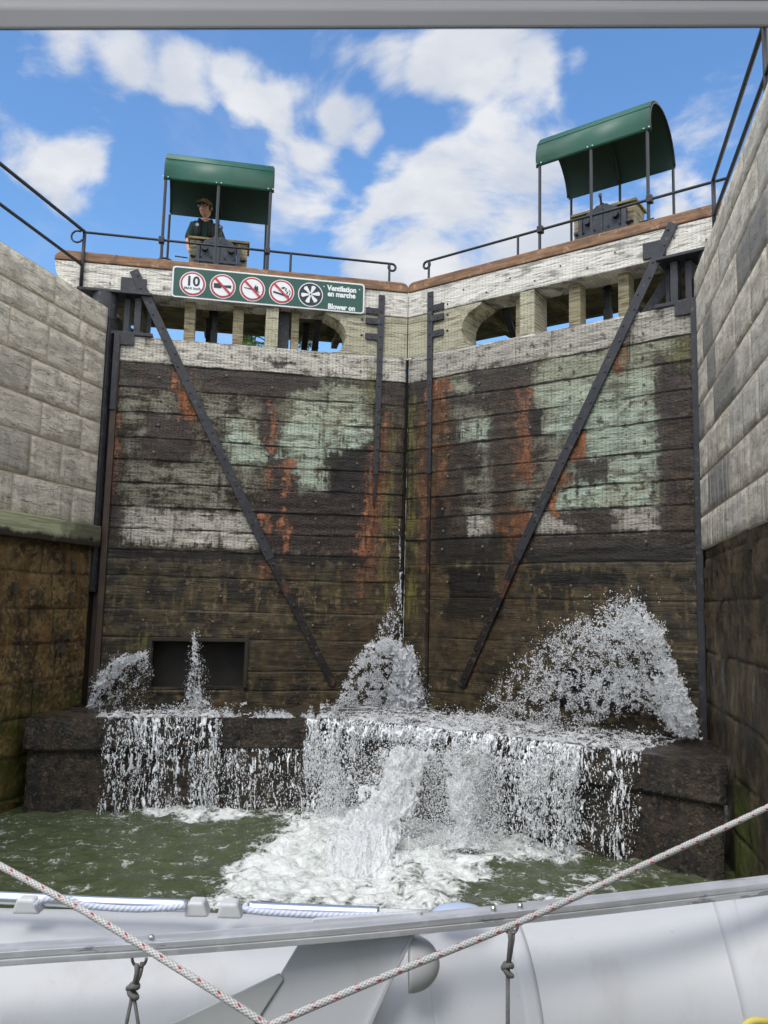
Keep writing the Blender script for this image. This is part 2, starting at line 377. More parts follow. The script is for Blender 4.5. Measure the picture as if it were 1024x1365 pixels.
def mat_stone(name, dark=False, side='L'):
    m, N, p = material(name); L = loc(N); x, y, z = N.sep(L)
    rnd = N.attr('rnd'); mor = N.attr('mortar')
    Lr = N.vadd(L, N.comb(N.mul(rnd, 37), 0, N.mul(rnd, 13)))
    bed = N.noise(N.vmul(Lr, (2.6, 3, 8)), 1, 8, .68, .5)             # bedding lines
    spot = N.noise(Lr, 6, 8, .66); big = N.noise(L, .9, 4, .5); fine = N.noise(L, 40, 5, .6)
    c = N.mix(N.ss(bed, .35, .65), lin(172,163,148), lin(211,202,185))
    c = N.mix(N.mul(N.ss(spot, .5, .7), .40), c, lin(112,109,104))
    c = N.mix(N.mul(N.ss(rnd, 0, 1), .45), c, lin(170,163,148) if side == 'L' else lin(182,179,172))
    c = N.mix(N.mul(N.ss(rnd, .86, .9), .62), c, lin(74,76,78))
    c = N.mix(N.mul(N.ss(fine, .3, .7), .22), c, lin(104,100,93))
    crack = N.ss(N.m('ABSOLUTE', N.sub(N.noise(N.vmul(Lr, (1.5, 2, 11)), 1.3, 4, .5, .8), .5)), .010, .002)
    c = N.mix(N.mul(crack, .6), c, lin(58,54,50))
    stv = N.noise(N.vmul(L, (11, 1, .9)), 1, 5, .6)
    lowpale = N.mul(N.ss(z, 2.4, 1.1) if side == 'L' else N.ss(z, 2.3, 1.5), N.ss(stv, .50, .75)); c = N.mix(N.mul(lowpale, .35 if side == 'L' else .6), c, lin(190,188,182))   # lime runs
    dkr = N.mul(N.ss(z, 2.4, 1.2), N.ss(N.noise(N.vmul(L, (9, 1, .8)), 1.3, 5, .6), .54, .68)); c = N.mix(N.mul(dkr, .22 if side == 'L' else .5), c, lin(80,80,80))
    c = N.mix(N.mul(mor, .85), c, N.mix(spot, lin(196,182,160), lin(150,136,118)))
    h = N.add(N.mul(bed, .8), N.add(N.mul(spot, .8), N.mul(fine, .25)))
    setp(N, p, c, .9, normal=N.bump(N.sub(h, N.mul(crack, .5)), .7, .014), spec=.2); return m

def mat_lowwall(name, side):
    m, N, p = material(name); L = loc(N); x, y, z = N.sep(L)
    a = N.noise(L, 2.2, 8, .64); b = N.noise(L, 9, 8, .7); st = N.noise(N.vmul(L, (7, 1, 1.1)), 1, 7, .6)
    if side == 'L':
        c = N.mix(N.ss(a, .36, .62), lin(50,40,24), lin(112,92,56))
        c = N.mix(N.mul(N.ss(b, .48, .66), .8), c, lin(38,31,21))
        c = N.mix(N.mul(N.ss(N.noise(L, 15, 8, .7), .55, .64), .55), c, lin(142,118,80))
        c = N.mix(N.mul(N.ss(st, .52, .66), .7), c, lin(96,70,34))
        c = N.mix(N.mul(N.ss(z, .1, .75), N.mul(N.ss(b, .42, .6), .35)), c, lin(150,128,94))
        moss = N.mul(N.ss(N.add(z, N.mul(N.sub(a, .5), 1.6)), -1.0, -1.7), N.ss(b, .3, .55)); c = N.mix(N.mul(moss, .7), c, lin(72,76,22))
    else:
        c = N.mix(N.ss(a, .36, .64), lin(40,34,25), lin(76,65,46))
        c = N.mix(N.mul(N.ss(st, .52, .70), .6), c, lin(92,74,52))
        c = N.mix(N.mul(N.ss(N.noise(N.vmul(L, (8, 1, .8)), 1.2, 5), .58, .7), N.mul(N.mul(N.ss(z, -1.3, -.8), N.ss(z, -.1, -.5)), .5)), c, lin(104,102,94))
        moss = N.mul(N.ss(N.noise(N.vmul(L, (3.2, 1, .35)), 1, 5), .47, .60), N.ss(z, -1.35, -1.8)); moss = N.mul(moss, N.ss(x, .9, 1.8)); moss = N.mul(moss, N.ss(x, 3.4, 2.6)); c = N.mix(N.mul(moss, .6), c, lin(70,84,22))
    g = N.attr('seam'); c = N.mix(N.mul(N.ss(N.add(g, N.mul(N.sub(b, .5), .03)), .022, .002), .8), c, lin(18,15,11))
    setp(N, p, c, N.ss(a, .3, .7, .45, .8), normal=N.bump(N.add(a, N.mul(b, .8)), .9, .03), spec=.35); return m
def mat_sill():
    m, N, p = material('wet dark concrete sill'); L = loc(N); x, y, z = N.sep(L)
    a = N.noise(L, 2.4, 8, .64); b = N.noise(L, 11, 8, .7); st = N.noise(N.vmul(L, (8, 8, 1.6)), 1, 7, .62)
    c = N.mix(N.ss(a, .36, .64), lin(30,26,21), lin(62,53,41))
    c = N.mix(N.mul(N.ss(st, .52, .70), .5), c, lin(80,62,48))
    c = N.mix(N.mul(N.ss(b, .52, .64), .75), c, lin(24,20,16))
    c = N.mix(N.mul(N.ss(N.noise(L, 24, 6, .7), .60, .68), .5), c, lin(128,108,84))
    setp(N, p, c, N.ss(a, .3, .7, .12, .45), normal=N.bump(N.add(N.mul(a, .6), N.add(N.mul(b, .9), N.mul(N.noise(L, 40, 5, .6), .3))), 1.0, .035), spec=.5); return m
M_sill = mat_sill()
def mat_simple(name, col, rough=.5, metal=0, var=.15, scale=8, spec=.5, bumpd=.002):
    m, N, p = material(name); L = loc(N); b = N.noise(L, scale, 6, .6)
    c = N.mix(N.mul(N.ss(b, .35, .7), var*2), col, tuple(v*.55 for v in col[:3])+(1,))
    setp(N, p, c, rough, metal, N.bump(b, .2, bumpd), spec); return m

m, N, p = material('black railing paint'); setp(N, p, N.mix(N.noise(loc(N), 2, 2), lin(18,20,25), lin(28,30,35)), .5); M_black = m
# ================================================================== WATER, GROUND
def mat_water():
    m, N, p = material('murky green lock water'); L = loc(N)
    f = N.attr('foam'); w = N.attr('turb')
    n1 = N.noise(L, 4.5, 9, .68, .6, con=1.15); n2 = N.noise(L, 13, 7, .66, .9, con=1.15)
    cell = N.voro(N.vadd(L, N.vmul(N.noise(L, 6, 3, out='Color'), (.22, .22, .22))), 11, 'DISTANCE_TO_EDGE')
    ff = N.add(N.add(f, N.mul(N.sub(n1, .5), 1.6)), N.mul(N.sub(n2, .5), .8))
    lace = N.ss(N.add(cell, N.mul(f, -.12)), .07, .0)
    k = N.mx(N.ss(ff, .16, .42), N.mul(N.mul(lace, N.ss(ff, .04, .26)), .85))
    c = N.mix(k, N.mix(N.ss(n1, .35, .65), lin(70,78,55), lin(84,91,66)), N.mix(N.ss(N.add(N.mul(n2, .5), N.mul(n1, .5)), .34, .58), lin(168,174,164), lin(236,238,236)))  # greenish grey shadows in the foam are mixed into its colour
    ripple = N.noise(N.vmul(L, (5, 8, 1)), 1.6, 5, .55, .3, con=1)
    h = N.add(N.add(N.mul(ripple, N.add(.10, N.mul(w, .8))), N.mul(k, .5)), N.mul(N.mul(n2, k), 1.0))
    setp(N, p, c, N.ss(k, 0, 1, .07, .7), normal=N.bump(h, .65, .05), spec=.5); p.inputs['IOR'].default_value = 1.33; return m
xs = np.concatenate([np.linspace(-30, -6, 8), np.linspace(-5, 4.2, 520)[0:], np.linspace(6, 30, 8)])
ys = np.concatenate([np.linspace(-40, 4.5, 16), np.linspace(4.8, 10.4, 330)])
X, Y = np.meshgrid(xs, ys, indexing='ij'); Pw = np.stack([X.ravel(), Y.ravel()], 1)
def foam_field(P):
    def pp(pts): return [tuple(onz(u, v, WATER)[:2]) for u, v in pts]
    f = np.full(len(P), -.6)
    def blob(pts, k, soft): 
        nonlocal f
        d = sdf_poly(P, pp(pts)); f = np.maximum(f, np.clip(d/soft, -1, 1)*k)
    blob([(125,1066),(230,1062),(345,1066),(350,1090),(260,1098),(180,1086)], .42, .16)
    blob([(240,1215),(285,1160),(350,1118),(395,1078),(470,1066),(660,1078),(650,1115),(640,1140),(540,1150),(505,1215)], .75, .40)
    blob([(300,1215),(440,1120),(700,1085),(790,1100),(850,1128),(790,1150),(700,1150),(640,1190),(600,1225)], .52, .28)
    blob([(640,1085),(770,1092),(850,1122),(856,1140),(780,1134),(700,1122),(640,1120)], .8, .16)
    blob([(330,1066),(430,1062),(430,1100),(340,1094)], .26, .2)
    blob([(180,1110),(400,1085),(260,1240),(160,1200)], .0, .5)
    blob([(480,1240),(860,1130),(900,1160),(700,1260)], .20, .35)
    return f
fo = foam_field(Pw)
turb = np.clip(fo+.5, 0, 1)
zz = WATER+(fbm(X.ravel()*1.6, Y.ravel()*2.2, 1.5, 3)-.5)*.06+(fbm(X.ravel()*4.3, Y.ravel()*5.5, 4, 5)-.5)*.20*turb**1.3
cb = onz(440, 1130, WATER); zz += .10*np.exp(-(((Pw[:, 0]-cb[0])/.9)**2+((Pw[:, 1]-cb[1])/.7)**2))
far = (Pw[:, 1] < 4.6) | (np.abs(Pw[:, 0]+.4) > 5.2); zz[far] = WATER
wv = np.stack([X.ravel(), Y.ravel(), zz], 1)
wat = link('lock_water', wv, grid_faces(len(xs), len(ys)), mat_water(), smooth=True, attrs={'foam': fo, 'turb': turb})
tag(wat, kind='structure')

# ground on both banks (grass behind the coping), reaching the horizon
m, N, p = material('mown grass bank'); n = N.noise(loc(N), 3, 8, .7)
setp(N, p, N.mix(n, (.03, .05, .015, 1), (.07, .10, .03, 1)), .95, normal=N.bump(n, .6, .05)); M_grass = m
g = MB()
def wp(fr, a, t): q = fr.W([(a, t, 0)])[0]; return (q[0], q[1])
l0, l1 = wp(WL, -.35, 1.6), wp(WL, 60, 1.6); r0, r1 = wp(WR, -.35, 1.6), wp(WR, 60, 1.6)
gz = COPE-.06
g.raw([(l0[0], l0[1], gz), (l1[0], l1[1], gz), (-900, l1[1], gz), (-900, 1500, gz), (l0[0]-14, 1500, gz), (l0[0]-14, 30, gz), (l0[0]-.4, 13, gz)], [tuple(range(7))])
g.raw([(r0[0], r0[1], gz), (r1[0], r1[1], gz), (900, r1[1], gz), (900, 1500, gz), (r0[0]+14, 1500, gz), (r0[0]+14, 30, gz), (r0[0]+.4, 13, gz)], [tuple(range(7))])
g.raw([(-900, -48, gz), (900, -48, gz), (900, -900, gz), (-900, -900, gz)], [(0, 1, 2, 3)])
tag(g.build('ground', M_grass), kind='structure')
# the canal above the gates
m, N, p = material('upper canal water'); setp(N, p, (.03, .045, .03, 1), .08, normal=N.bump(N.noise(loc(N), 2, 4), .3, .05)); p.inputs['IOR'].default_value = 1.33
g = MB(); uz = 3.05
a0, a1, ap = LL.W([(4.5, .45, 0)])[0], LR.W([(4.5, .45, 0)])[0], LL.W([(0, .62, 0)])[0]
g.raw([(a0[0], a0[1], uz), (ap[0], ap[1], uz), (a1[0], a1[1], uz), (r0[0]+14.5, 30, uz), (r0[0]+14.5, 1500, uz), (l0[0]-14.5, 1500, uz), (l0[0]-14.5, 30, uz)], [tuple(range(7))])
tag(g.build('canal_water', m), kind='structure')

# ================================================================== LOCK WALLS
def stone_wall(name, fr, side, rows, zlow, label):
    root = empty(name, fr.W([(0, 0, WATER-.6)])[0], label, 'lock wall', 'stone lock chamber walls')
    rng = np.random.default_rng(11 if side == 'L' else 5)
    V = []; Fc = []; RN = []; MO = []
    # coursed stones: each its own slightly proud, uneven face with a bevelled arris
    for k in range(len(rows)-1):
        z1, z0 = rows[k], rows[k+1]; a = 0.0
        while a < 24:
            w = float(rng.uniform(.5, 1.25)); w = min(w, 24.1-a)
            if a == 0: w = float(rng.uniform(.4, .8))
            rv = rng.random()
            if side == 'R' and a > .8 and 2.7 < z0 and z1 < 4.0 and rng.random() < .38: rv = .93+.07*rv
            j = .007; off = float(rng.uniform(-.004, .002)) if k else -.003
            na = max(3, int(w/.07)); nz_ = max(3, int((z1-z0)/.07))
            if a > 9: na = nz_ = 3
            aa = np.concatenate([[a+j], np.linspace(a+j+.012, a+w-j-.012, na), [a+w-j]])
            zl = np.concatenate([[z0+j], np.linspace(z0+j+.012, z1-j-.012, nz_), [z1-j]])
            Ag, Zg = np.meshgrid(aa, zl, indexing='ij')
            T = off-.007*(fbm(Ag*5+k*3, Zg*9, 2+rv*9, 3)-.5)*2
            edge = np.zeros_like(T, bool); edge[0] = edge[-1] = True; edge[:, 0] = edge[:, -1] = True
            T = np.where(edge, .012, T)
            b = len(V); V += np.stack([Ag.ravel(), T.ravel(), Zg.ravel()], 1).tolist()
            ny = len(zl)
            Fc += [(b+i*ny+q, b+(i+1)*ny+q, b+(i+1)*ny+q+1, b+i*ny+q+1) for i in range(len(aa)-1) for q in range(ny-1)]
            RN += [rv]*Ag.size; MO += edge.ravel().astype(float).tolist()
            a += w
    st = link('stonework', fr.W(V), Fc, M_st[side], root, loc=V, attrs={'rnd': RN, 'mortar': MO}, smooth=True)
    # mortar bed and body of the wall behind
    mb = MB(fr); mb.box(0.002, 24, .013, 1.6, zlow, rows[0]-.015); 
    mo = mb.build('mortar_bed', M_mortar, root)
    cp = MB(fr); cp.box(-.35, 24, .016, 1.6, rows[0]-.05, rows[0]); cp.build('coping', M_copetop, root)
    # recess return beside the gate
    rt = MB(fr); rt.box(-.9, .0, .06, 1.6, WATER-.6, rows[0]-.055); rt.build('gate_recess', M_lowdark, root)
    # lower masonry: large wet blocks
    aa = np.concatenate([np.linspace(0, 5.5, 300), np.linspace(5.7, 24, 30)]); zl = np.linspace(WATER-.6, zlow, 150)
    Ag, Zg = np.meshgrid(aa, zl, indexing='ij'); 
    zr = {'L': [.31, -.12, -.55, -1.0, -1.42, -1.85, -2.3], 'R': [.62, .14, -.42, -.98, -1.5, -2.0]}[side]
    wob = (fbm(Ag*2, Zg*1.3, 3, 3)-.5)*.05
    sd_ = np.full(Ag.shape, 9.0)
    for q in zr: sd_ = np.minimum(sd_, np.abs(Zg+wob-q))
    zz_ = [zlow]+zr+[-9]
    for q in range(len(zz_)-1):
        aq = rng.uniform(.4, 1.0); 
        while aq < 6:
            inb = (Zg < zz_[q]) & (Zg > zz_[q+1]); sd_ = np.where(inb, np.minimum(sd_, np.abs(Ag-aq+wob)), sd_); aq += rng.uniform(.9, 1.8)
    T = .02*np.exp(-(sd_/.012)**2)-.035*(fbm(Ag*3, Zg*3, 5, 4)-.5)*2+.018
    T[0, :] = .02
    V = np.stack([Ag.ravel(), T.ravel(), Zg.ravel()], 1)
    # square form holes
    keep = np.ones((len(aa)-1, len(zl)-1), bool); holes = []
    cand = {'L': [(.38, .42), (1.42, .12), (.4, .02), (.38, -.45), (.5, -.62), (1.62, -1.45), (1.55, -1.75)], 'R': [(.9, .50), (1.15, .2), (1.9, .32), (2.35, -.15), (1.35, -.35), (.45, -.2), (2.6, .6), (3.0, -.5), (.35, .45)]}[side]
    link('lower_masonry', fr.W(V), grid_faces(len(aa), len(zl)), M_low[side], root, loc=V, smooth=True, attrs={'seam': sd_.ravel()})
    hb = MB(fr)
    for (a, z) in cand:
        hb.box(a-.035, a+.035, -.022, .03, z-.06, z+.06)
    hb.each('fixing_plug', M_plug if side == 'L' else M_lowdark, root)
    return root
M_st = {'L': mat_stone('grey limestone ashlar left', side='L'), 'R': mat_stone('grey limestone ashlar right', side='R')}
M_low = {'L': mat_lowwall('wet ochre masonry', 'L'), 'R': mat_lowwall('wet black masonry', 'R')}
M_mortar = mat_simple('tan mortar', lin(168,152,128), .95, var=.25, scale=14)
M_copetop = mat_simple('worn coping stone', lin(150,142,128), .9, var=.3, scale=9)
M_lowdark = mat_simple('dark wet recess masonry', lin(46,38,26), .6, var=.4, scale=5)
M_plug = mat_simple('grey fixing plug', lin(70,62,48), .7, var=.3)
rowsL = [4.04, 3.66, 3.36, 2.87, 2.39, 1.95, 1.44, .97]
wallL = stone_wall('lock_wall', WL, 'L', rowsL, .70, 'grey stone lock wall on the left with a pale timber rubbing strake above ochre wet masonry')
rowsR = [4.04, 3.72, 3.28, 2.84, 2.40, 1.98, 1.54, 1.10, .72]
wallR = stone_wall('lock_wall', WR, 'R', rowsR, .72, 'grey stone lock wall on the right with white lime runs above black wet masonry')
# rubbing strake on the left wall
m, N, p = material('pale green rubbing strake'); L = loc(N); x, y, z = N.sep(L)
g_ = N.noise(N.vmul(L, (2.5, 2.5, 40)), 1, 6, .6, .4); b_ = N.noise(L, 4, 8, .65)
c = N.mix(N.ss(g_, .3, .7), lin(132,136,104), lin(164,166,132)); c = N.mix(N.mul(N.ss(N.add(x, N.mul(N.sub(b_, .5), 1.2)), 1.2, .35), .8), c, lin(60,56,42))
c = N.mix(N.ss(N.add(z, N.mul(N.sub(b_, .5), .12)), .80, .74), c, lin(38,28,20)); kn = N.voro(N.vmul(L, (1, 0, 2.5)), 2.2); c = N.mix(N.mul(N.ss(kn, .09, .05), .6), c, lin(84,80,52))
setp(N, p, c, .7, normal=N.bump(g_, .5, .005)); M_strake = m
b = MB(WL); b.box(.02, 24, -.13, .0, .69, .975); o = bevel(b.build('rubbing_strake', M_strake, wallL), .015)
b = MB(WL); b.bolt(.25, -.13, .80, .03, .03); b.build('bolt_head', M_steel, wallL)
# steel corner plates down both corners
b = MB(WL); b.box(-.16, .0, -.025, .10, .1, 3.93); bevel(b.build('corner_plate', M_steel, wallL), .006)
b = MB(WR); b.box(-.10, .0, -.004, .10, .9, 3.9); bevel(b.build('corner_plate', M_steel, wallR), .006)

# ================================================================== SILL (breast wall the gates shut against)
Tp = [(-4.16, 10.2), (-4.07, 9.43), (-2.0, 9.84), (-.45, 9.98), (.15, 9.72), (2.58, 8.15), (3.16, 7.60), (3.24, 7.60), (3.34, 8.0), (3.42, 8.6)]
sill_root = empty('gate_sill', (0, 10, WATER-.6), 'dark wet concrete sill under both gates with water pouring off its edge', 'sill')
def poly_path(P, step):
    out = []
    for i in range(len(P)-1):
        a, b_ = np.array(P[i]), np.array(P[i+1]); n = max(2, int(np.linalg.norm(b_-a)/step))
        out += [a+(b_-a)*k/n for k in range(n)]
    return np.array(out+[np.array(P[-1])])
pp_ = poly_path(Tp, .035); tang = np.gradient(pp_, axis=0); tang /= np.linalg.norm(tang, axis=1)[:, None]
nout = np.stack([tang[:, 1], -tang[:, 0]], 1)                     # towards the camera
arc = np.concatenate([[0], np.cumsum(np.linalg.norm(np.diff(pp_, axis=0), axis=1))])
def sill_pt(i_f, out, z):
    i = np.clip(i_f, 0, len(pp_)-1); q = np.interp(i, np.arange(len(pp_)), pp_[:, 0]), np.interp(i, np.arange(len(pp_)), pp_[:, 1])
    nx, ny = np.interp(i, np.arange(len(pp_)), nout[:, 0]), np.interp(i, np.arange(len(pp_)), nout[:, 1])
    return np.stack([q[0]+nx*out, q[1]+ny*out, z+0*q[0]], -1)
prof = [(.0, SILL), (-.0, SILL-.02)]
zf = np.concatenate([np.linspace(SILL-.004, SILL-.36, 14), np.linspace(SILL-.375, WATER-.3, 36)])
I = np.arange(len(pp_)); V = []
rowsv = []
Ig, Zg = np.meshgrid(I.astype(float), zf, indexing='ij')
O = np.where(Zg > SILL-.365, .0, -.05)+(.006+.030*np.clip((SILL-Zg)/.2, 0, 1))*(fbm(arc[Ig.astype(int)]*3, Zg*3, 7, 5)-.5)*2
O[:, 0] = -.004
V = sill_pt(Ig.ravel(), O.ravel(), Zg.ravel()); Larc = np.stack([arc[Ig.astype(int)].ravel(), O.ravel(), Zg.ravel()], 1)
link('sill_face', V, grid_faces(len(I), len(zf)), M_sill, sill_root, loc=V, smooth=True)
# top: strips from the lip back to the gates
back = np.array([(-4.9, 11.3), (-4.4, 11.4), (-2, 11.9), (0, 12.4), (.6, 12.4), (2.6, 11), (3.9, 10.3), (4.6, 10)])
bp = np.array([np.interp(np.linspace(0, 1, len(pp_)), np.linspace(0, 1, len(back)), back[:, k]) for k in range(2)]).T
nb_ = 24; Vt = []
for k in range(nb_):
    q = pp_*(1-k/(nb_-1))+bp*(k/(nb_-1)); zt = SILL+(.012 if k else 0)*(fbm(q[:, 0]*3, q[:, 1]*3, 1, 3)-.5)*2+(.0 if k else -.004)*1.0
    if k == 0: q = q+nout*-.004
    Vt.append(np.stack([q[:, 0], q[:, 1], zt], 1))
Vt = np.stack(Vt, 1).reshape(-1, 3)
link('sill_top', Vt, grid_faces(len(pp_), nb_), M_sill, sill_root, loc=Vt, smooth=True)

# ================================================================== LOCK GATES
def z5(pts): return [(130+.42*x, 440+.42*y) for x, y in pts]
def z6(pts): return [(530+.4*x, 400+.4*y) for x, y in pts]
ST = {'L': dict(
    pale=[z5([(625,165),(720,170),(885,190),(880,340),(800,400),(760,440),(725,515),(640,515),(620,470),(560,440),(500,410),(410,350),(405,300),(430,280),(510,285),(590,300),(600,240)]),
          z5([(430,360),(530,370),(560,420),(500,430),(440,420)])],
    grey=[z5([(80,420),(420,400),(470,560),(500,690),(75,680)]), z5([(60,110),(270,120),(250,380),(80,380)]), z5([(300,200),(540,230),(520,300),(330,300)]), z5([(420,370),(560,380),(560,500),(450,500)])],
    white=[z5([(75,575),(200,575),(330,585),(450,600),(520,640),(520,697),(380,690),(230,682),(80,678),(70,640)]), z5([(70,20),(300,20),(300,95),(210,100),(80,95)])],
    dark=[z5([(500,100),(640,95),(700,160),(690,185),(600,190),(575,240),(580,380),(525,380),(505,280),(500,200)]),
          z5([(540,400),(600,410),(640,470),(640,515),(730,518),(790,420),(880,350),(870,520),(860,720),(540,710),(510,650),(495,590),(540,520)]),
          z5([(75,105),(260,115),(300,130),(300,180),(240,210),(100,190)]), z5([(905,175),(975,170),(972,245),(905,240)]),
          z5([(320,130),(520,140),(520,190),(340,190)]), z5([(905,240),(975,235),(975,1095),(900,1095)]), z5([(30,500),(60,500),(80,700),(30,760)]), z5([(160,260),(300,270),(290,420),(130,400)]), z5([(25,100),(75,100),(60,700),(25,760)])],
    black=[z5([(520,88),(640,88),(640,118),(560,128)]), z5([(25,690),(530,700),(860,720),(850,745),(30,720)]), z5([(720,400),(860,370),(830,500),(740,540)])],
    rust=[z5([(540,228),(566,228),(566,372),(543,372)]), z5([(590,420),(615,420),(618,520),(585,525)]), z5([(860,370),(900,370),(885,760),(835,900),(820,700),(850,560)]),
          z5([(240,140),(290,150),(320,230),(330,290),(255,290)]), z5([(535,445),(552,445),(552,500),(535,500)]), z5([(585,575),(607,575),(600,740),(582,740)]), z5([(525,590),(542,590),(540,640),(525,640)]), z5([(900,250),(935,250),(915,800),(890,800)]),
          z5([(520,720),(560,740),(540,780),(520,770)]), z5([(40,180),(66,180),(60,450),(46,520)])],
    brown=[z5([(780,740),(900,740),(880,1095),(690,1095),(760,900)]), z5([(560,740),(640,740),(640,900),(560,900)]), z5([(470,950),(620,950),(620,1095),(470,1095)]), z5([(900,250),(970,250),(970,1100),(880,1100)])],
    moss=[z5([(928,250),(946,250),(930,900),(895,900)]), z5([(80,960),(210,960),(200,1040),(100,1060)]), z5([(850,90),(885,90),(885,260),(850,240)])]),
  'R': dict(
    pale=[z6([(425,235),(600,188),(960,140),(960,195),(880,225),(868,262),(872,330),(882,420),(880,560),(862,600),(868,690),(600,700),(500,706),(540,640),(640,480),(600,440),(475,440),(450,330),(420,290)]),
          z6([(180,280),(300,262),(320,285),(200,310)]), z6([(205,420),(300,412),(295,465),(215,470)])],
    grey=[z6([(160,262),(335,250),(330,325),(170,330)]), z6([(178,350),(332,335),(328,402),(183,408)]), z6([(188,415),(318,402),(312,476),(195,480)]), z6([(248,488),(335,480),(330,560),(248,558)]), z6([(200,562),(330,560),(328,638),(205,642)]), z6([(213,648),(328,640),(322,715),(218,722)]),
          z6([(360,440),(620,440),(600,560),(480,710),(380,700),(365,600)])],
    white=[z6([(220,725),(300,725),(298,795),(225,798)]), z6([(470,712),(560,705),(600,745),(640,785),(480,785)]), z6([(690,700),(880,700),(880,775),(720,782)]), z6([(430,815),(600,800),(610,830),(470,845)]), z6([(810,795),(870,790),(870,825),(815,830)]), z6([(115,370),(140,360),(140,430),(118,460)])],
    dark=[z6([(22,280),(95,280),(90,345),(30,350)]), z6([(20,300),(75,340),(80,1240),(10,1240)]), z6([(350,235),(440,225),(445,280),(430,340),(340,330),(250,270),(250,245)]), z6([(150,330),(340,310),(345,340),(180,350)]), z6([(165,400),(195,400),(215,640),(230,800),(165,810)]),
          z6([(325,300),(440,300),(470,400),(440,460),(380,560),(380,700),(325,720)]), z6([(870,215),(965,190),(970,800),(880,800),(885,560),(870,340)]), z6([(180,480),(250,485),(250,560),(180,555)]),
          z6([(550,720),(700,700),(720,780),(640,785),(590,740)]), z6([(430,790),(970,785),(970,880),(430,880)]), z6([(600,540),(690,540),(690,590),(620,600)])],
    black=[z6([(170,800),(340,790),(340,860),(170,870)]), z6([(160,880),(330,880),(340,1060),(165,1060)]), z6([(610,835),(970,830),(970,875),(440,878),(440,850)]), z6([(125,660),(160,660),(160,880),(130,840)]), z6([(450,370),(480,370),(475,450),(450,440)]), z6([(430,900),(760,890),(760,960),(440,960)])],
    rust=[z6([(405,305),(440,305),(438,600),(395,600)]), z6([(110,290),(165,275),(165,430),(110,440)]), z6([(75,350),(120,350),(105,900),(75,900)]), z6([(130,480),(165,480),(150,640),(120,640)]), z6([(385,700),(440,700),(410,830),(380,900)]), z6([(345,700),(365,700),(365,780),(345,780)]), z6([(540,590),(575,580),(570,615),(540,612)]), z6([(590,450),(610,450),(612,520),(590,520)]), z6([(100,640),(165,650),(165,700),(100,690)]), z6([(730,170),(745,170),(745,235),(730,235)]), z6([(505,620),(525,620),(525,700),(505,700)])],
    brown=[z6([(925,390),(965,390),(955,780),(925,780)]), z6([(340,800),(430,790),(430,1100),(340,1150),(240,1240),(80,1240),(80,800),(165,870),(165,1060),(330,1060)]), z6([(60,350),(180,340),(170,900),(60,900)]), z6([(340,330),(400,330),(400,700),(340,760)])],
    moss=[z6([(32,330),(56,330),(62,1060),(28,1060)]), z6([(925,130),(970,125),(970,240),(930,200)])])}
seamsZ = {'L': [3.31, 2.95, 2.60, 2.24, 1.93, 1.61, 1.28, .97, .68, .33, -.13, -.50, -.93, -1.2], 'R': [3.30, 2.98, 2.63, 2.29, 1.93, 1.57, 1.27, .96, .60, .14, -.42, -.86, -1.15]}
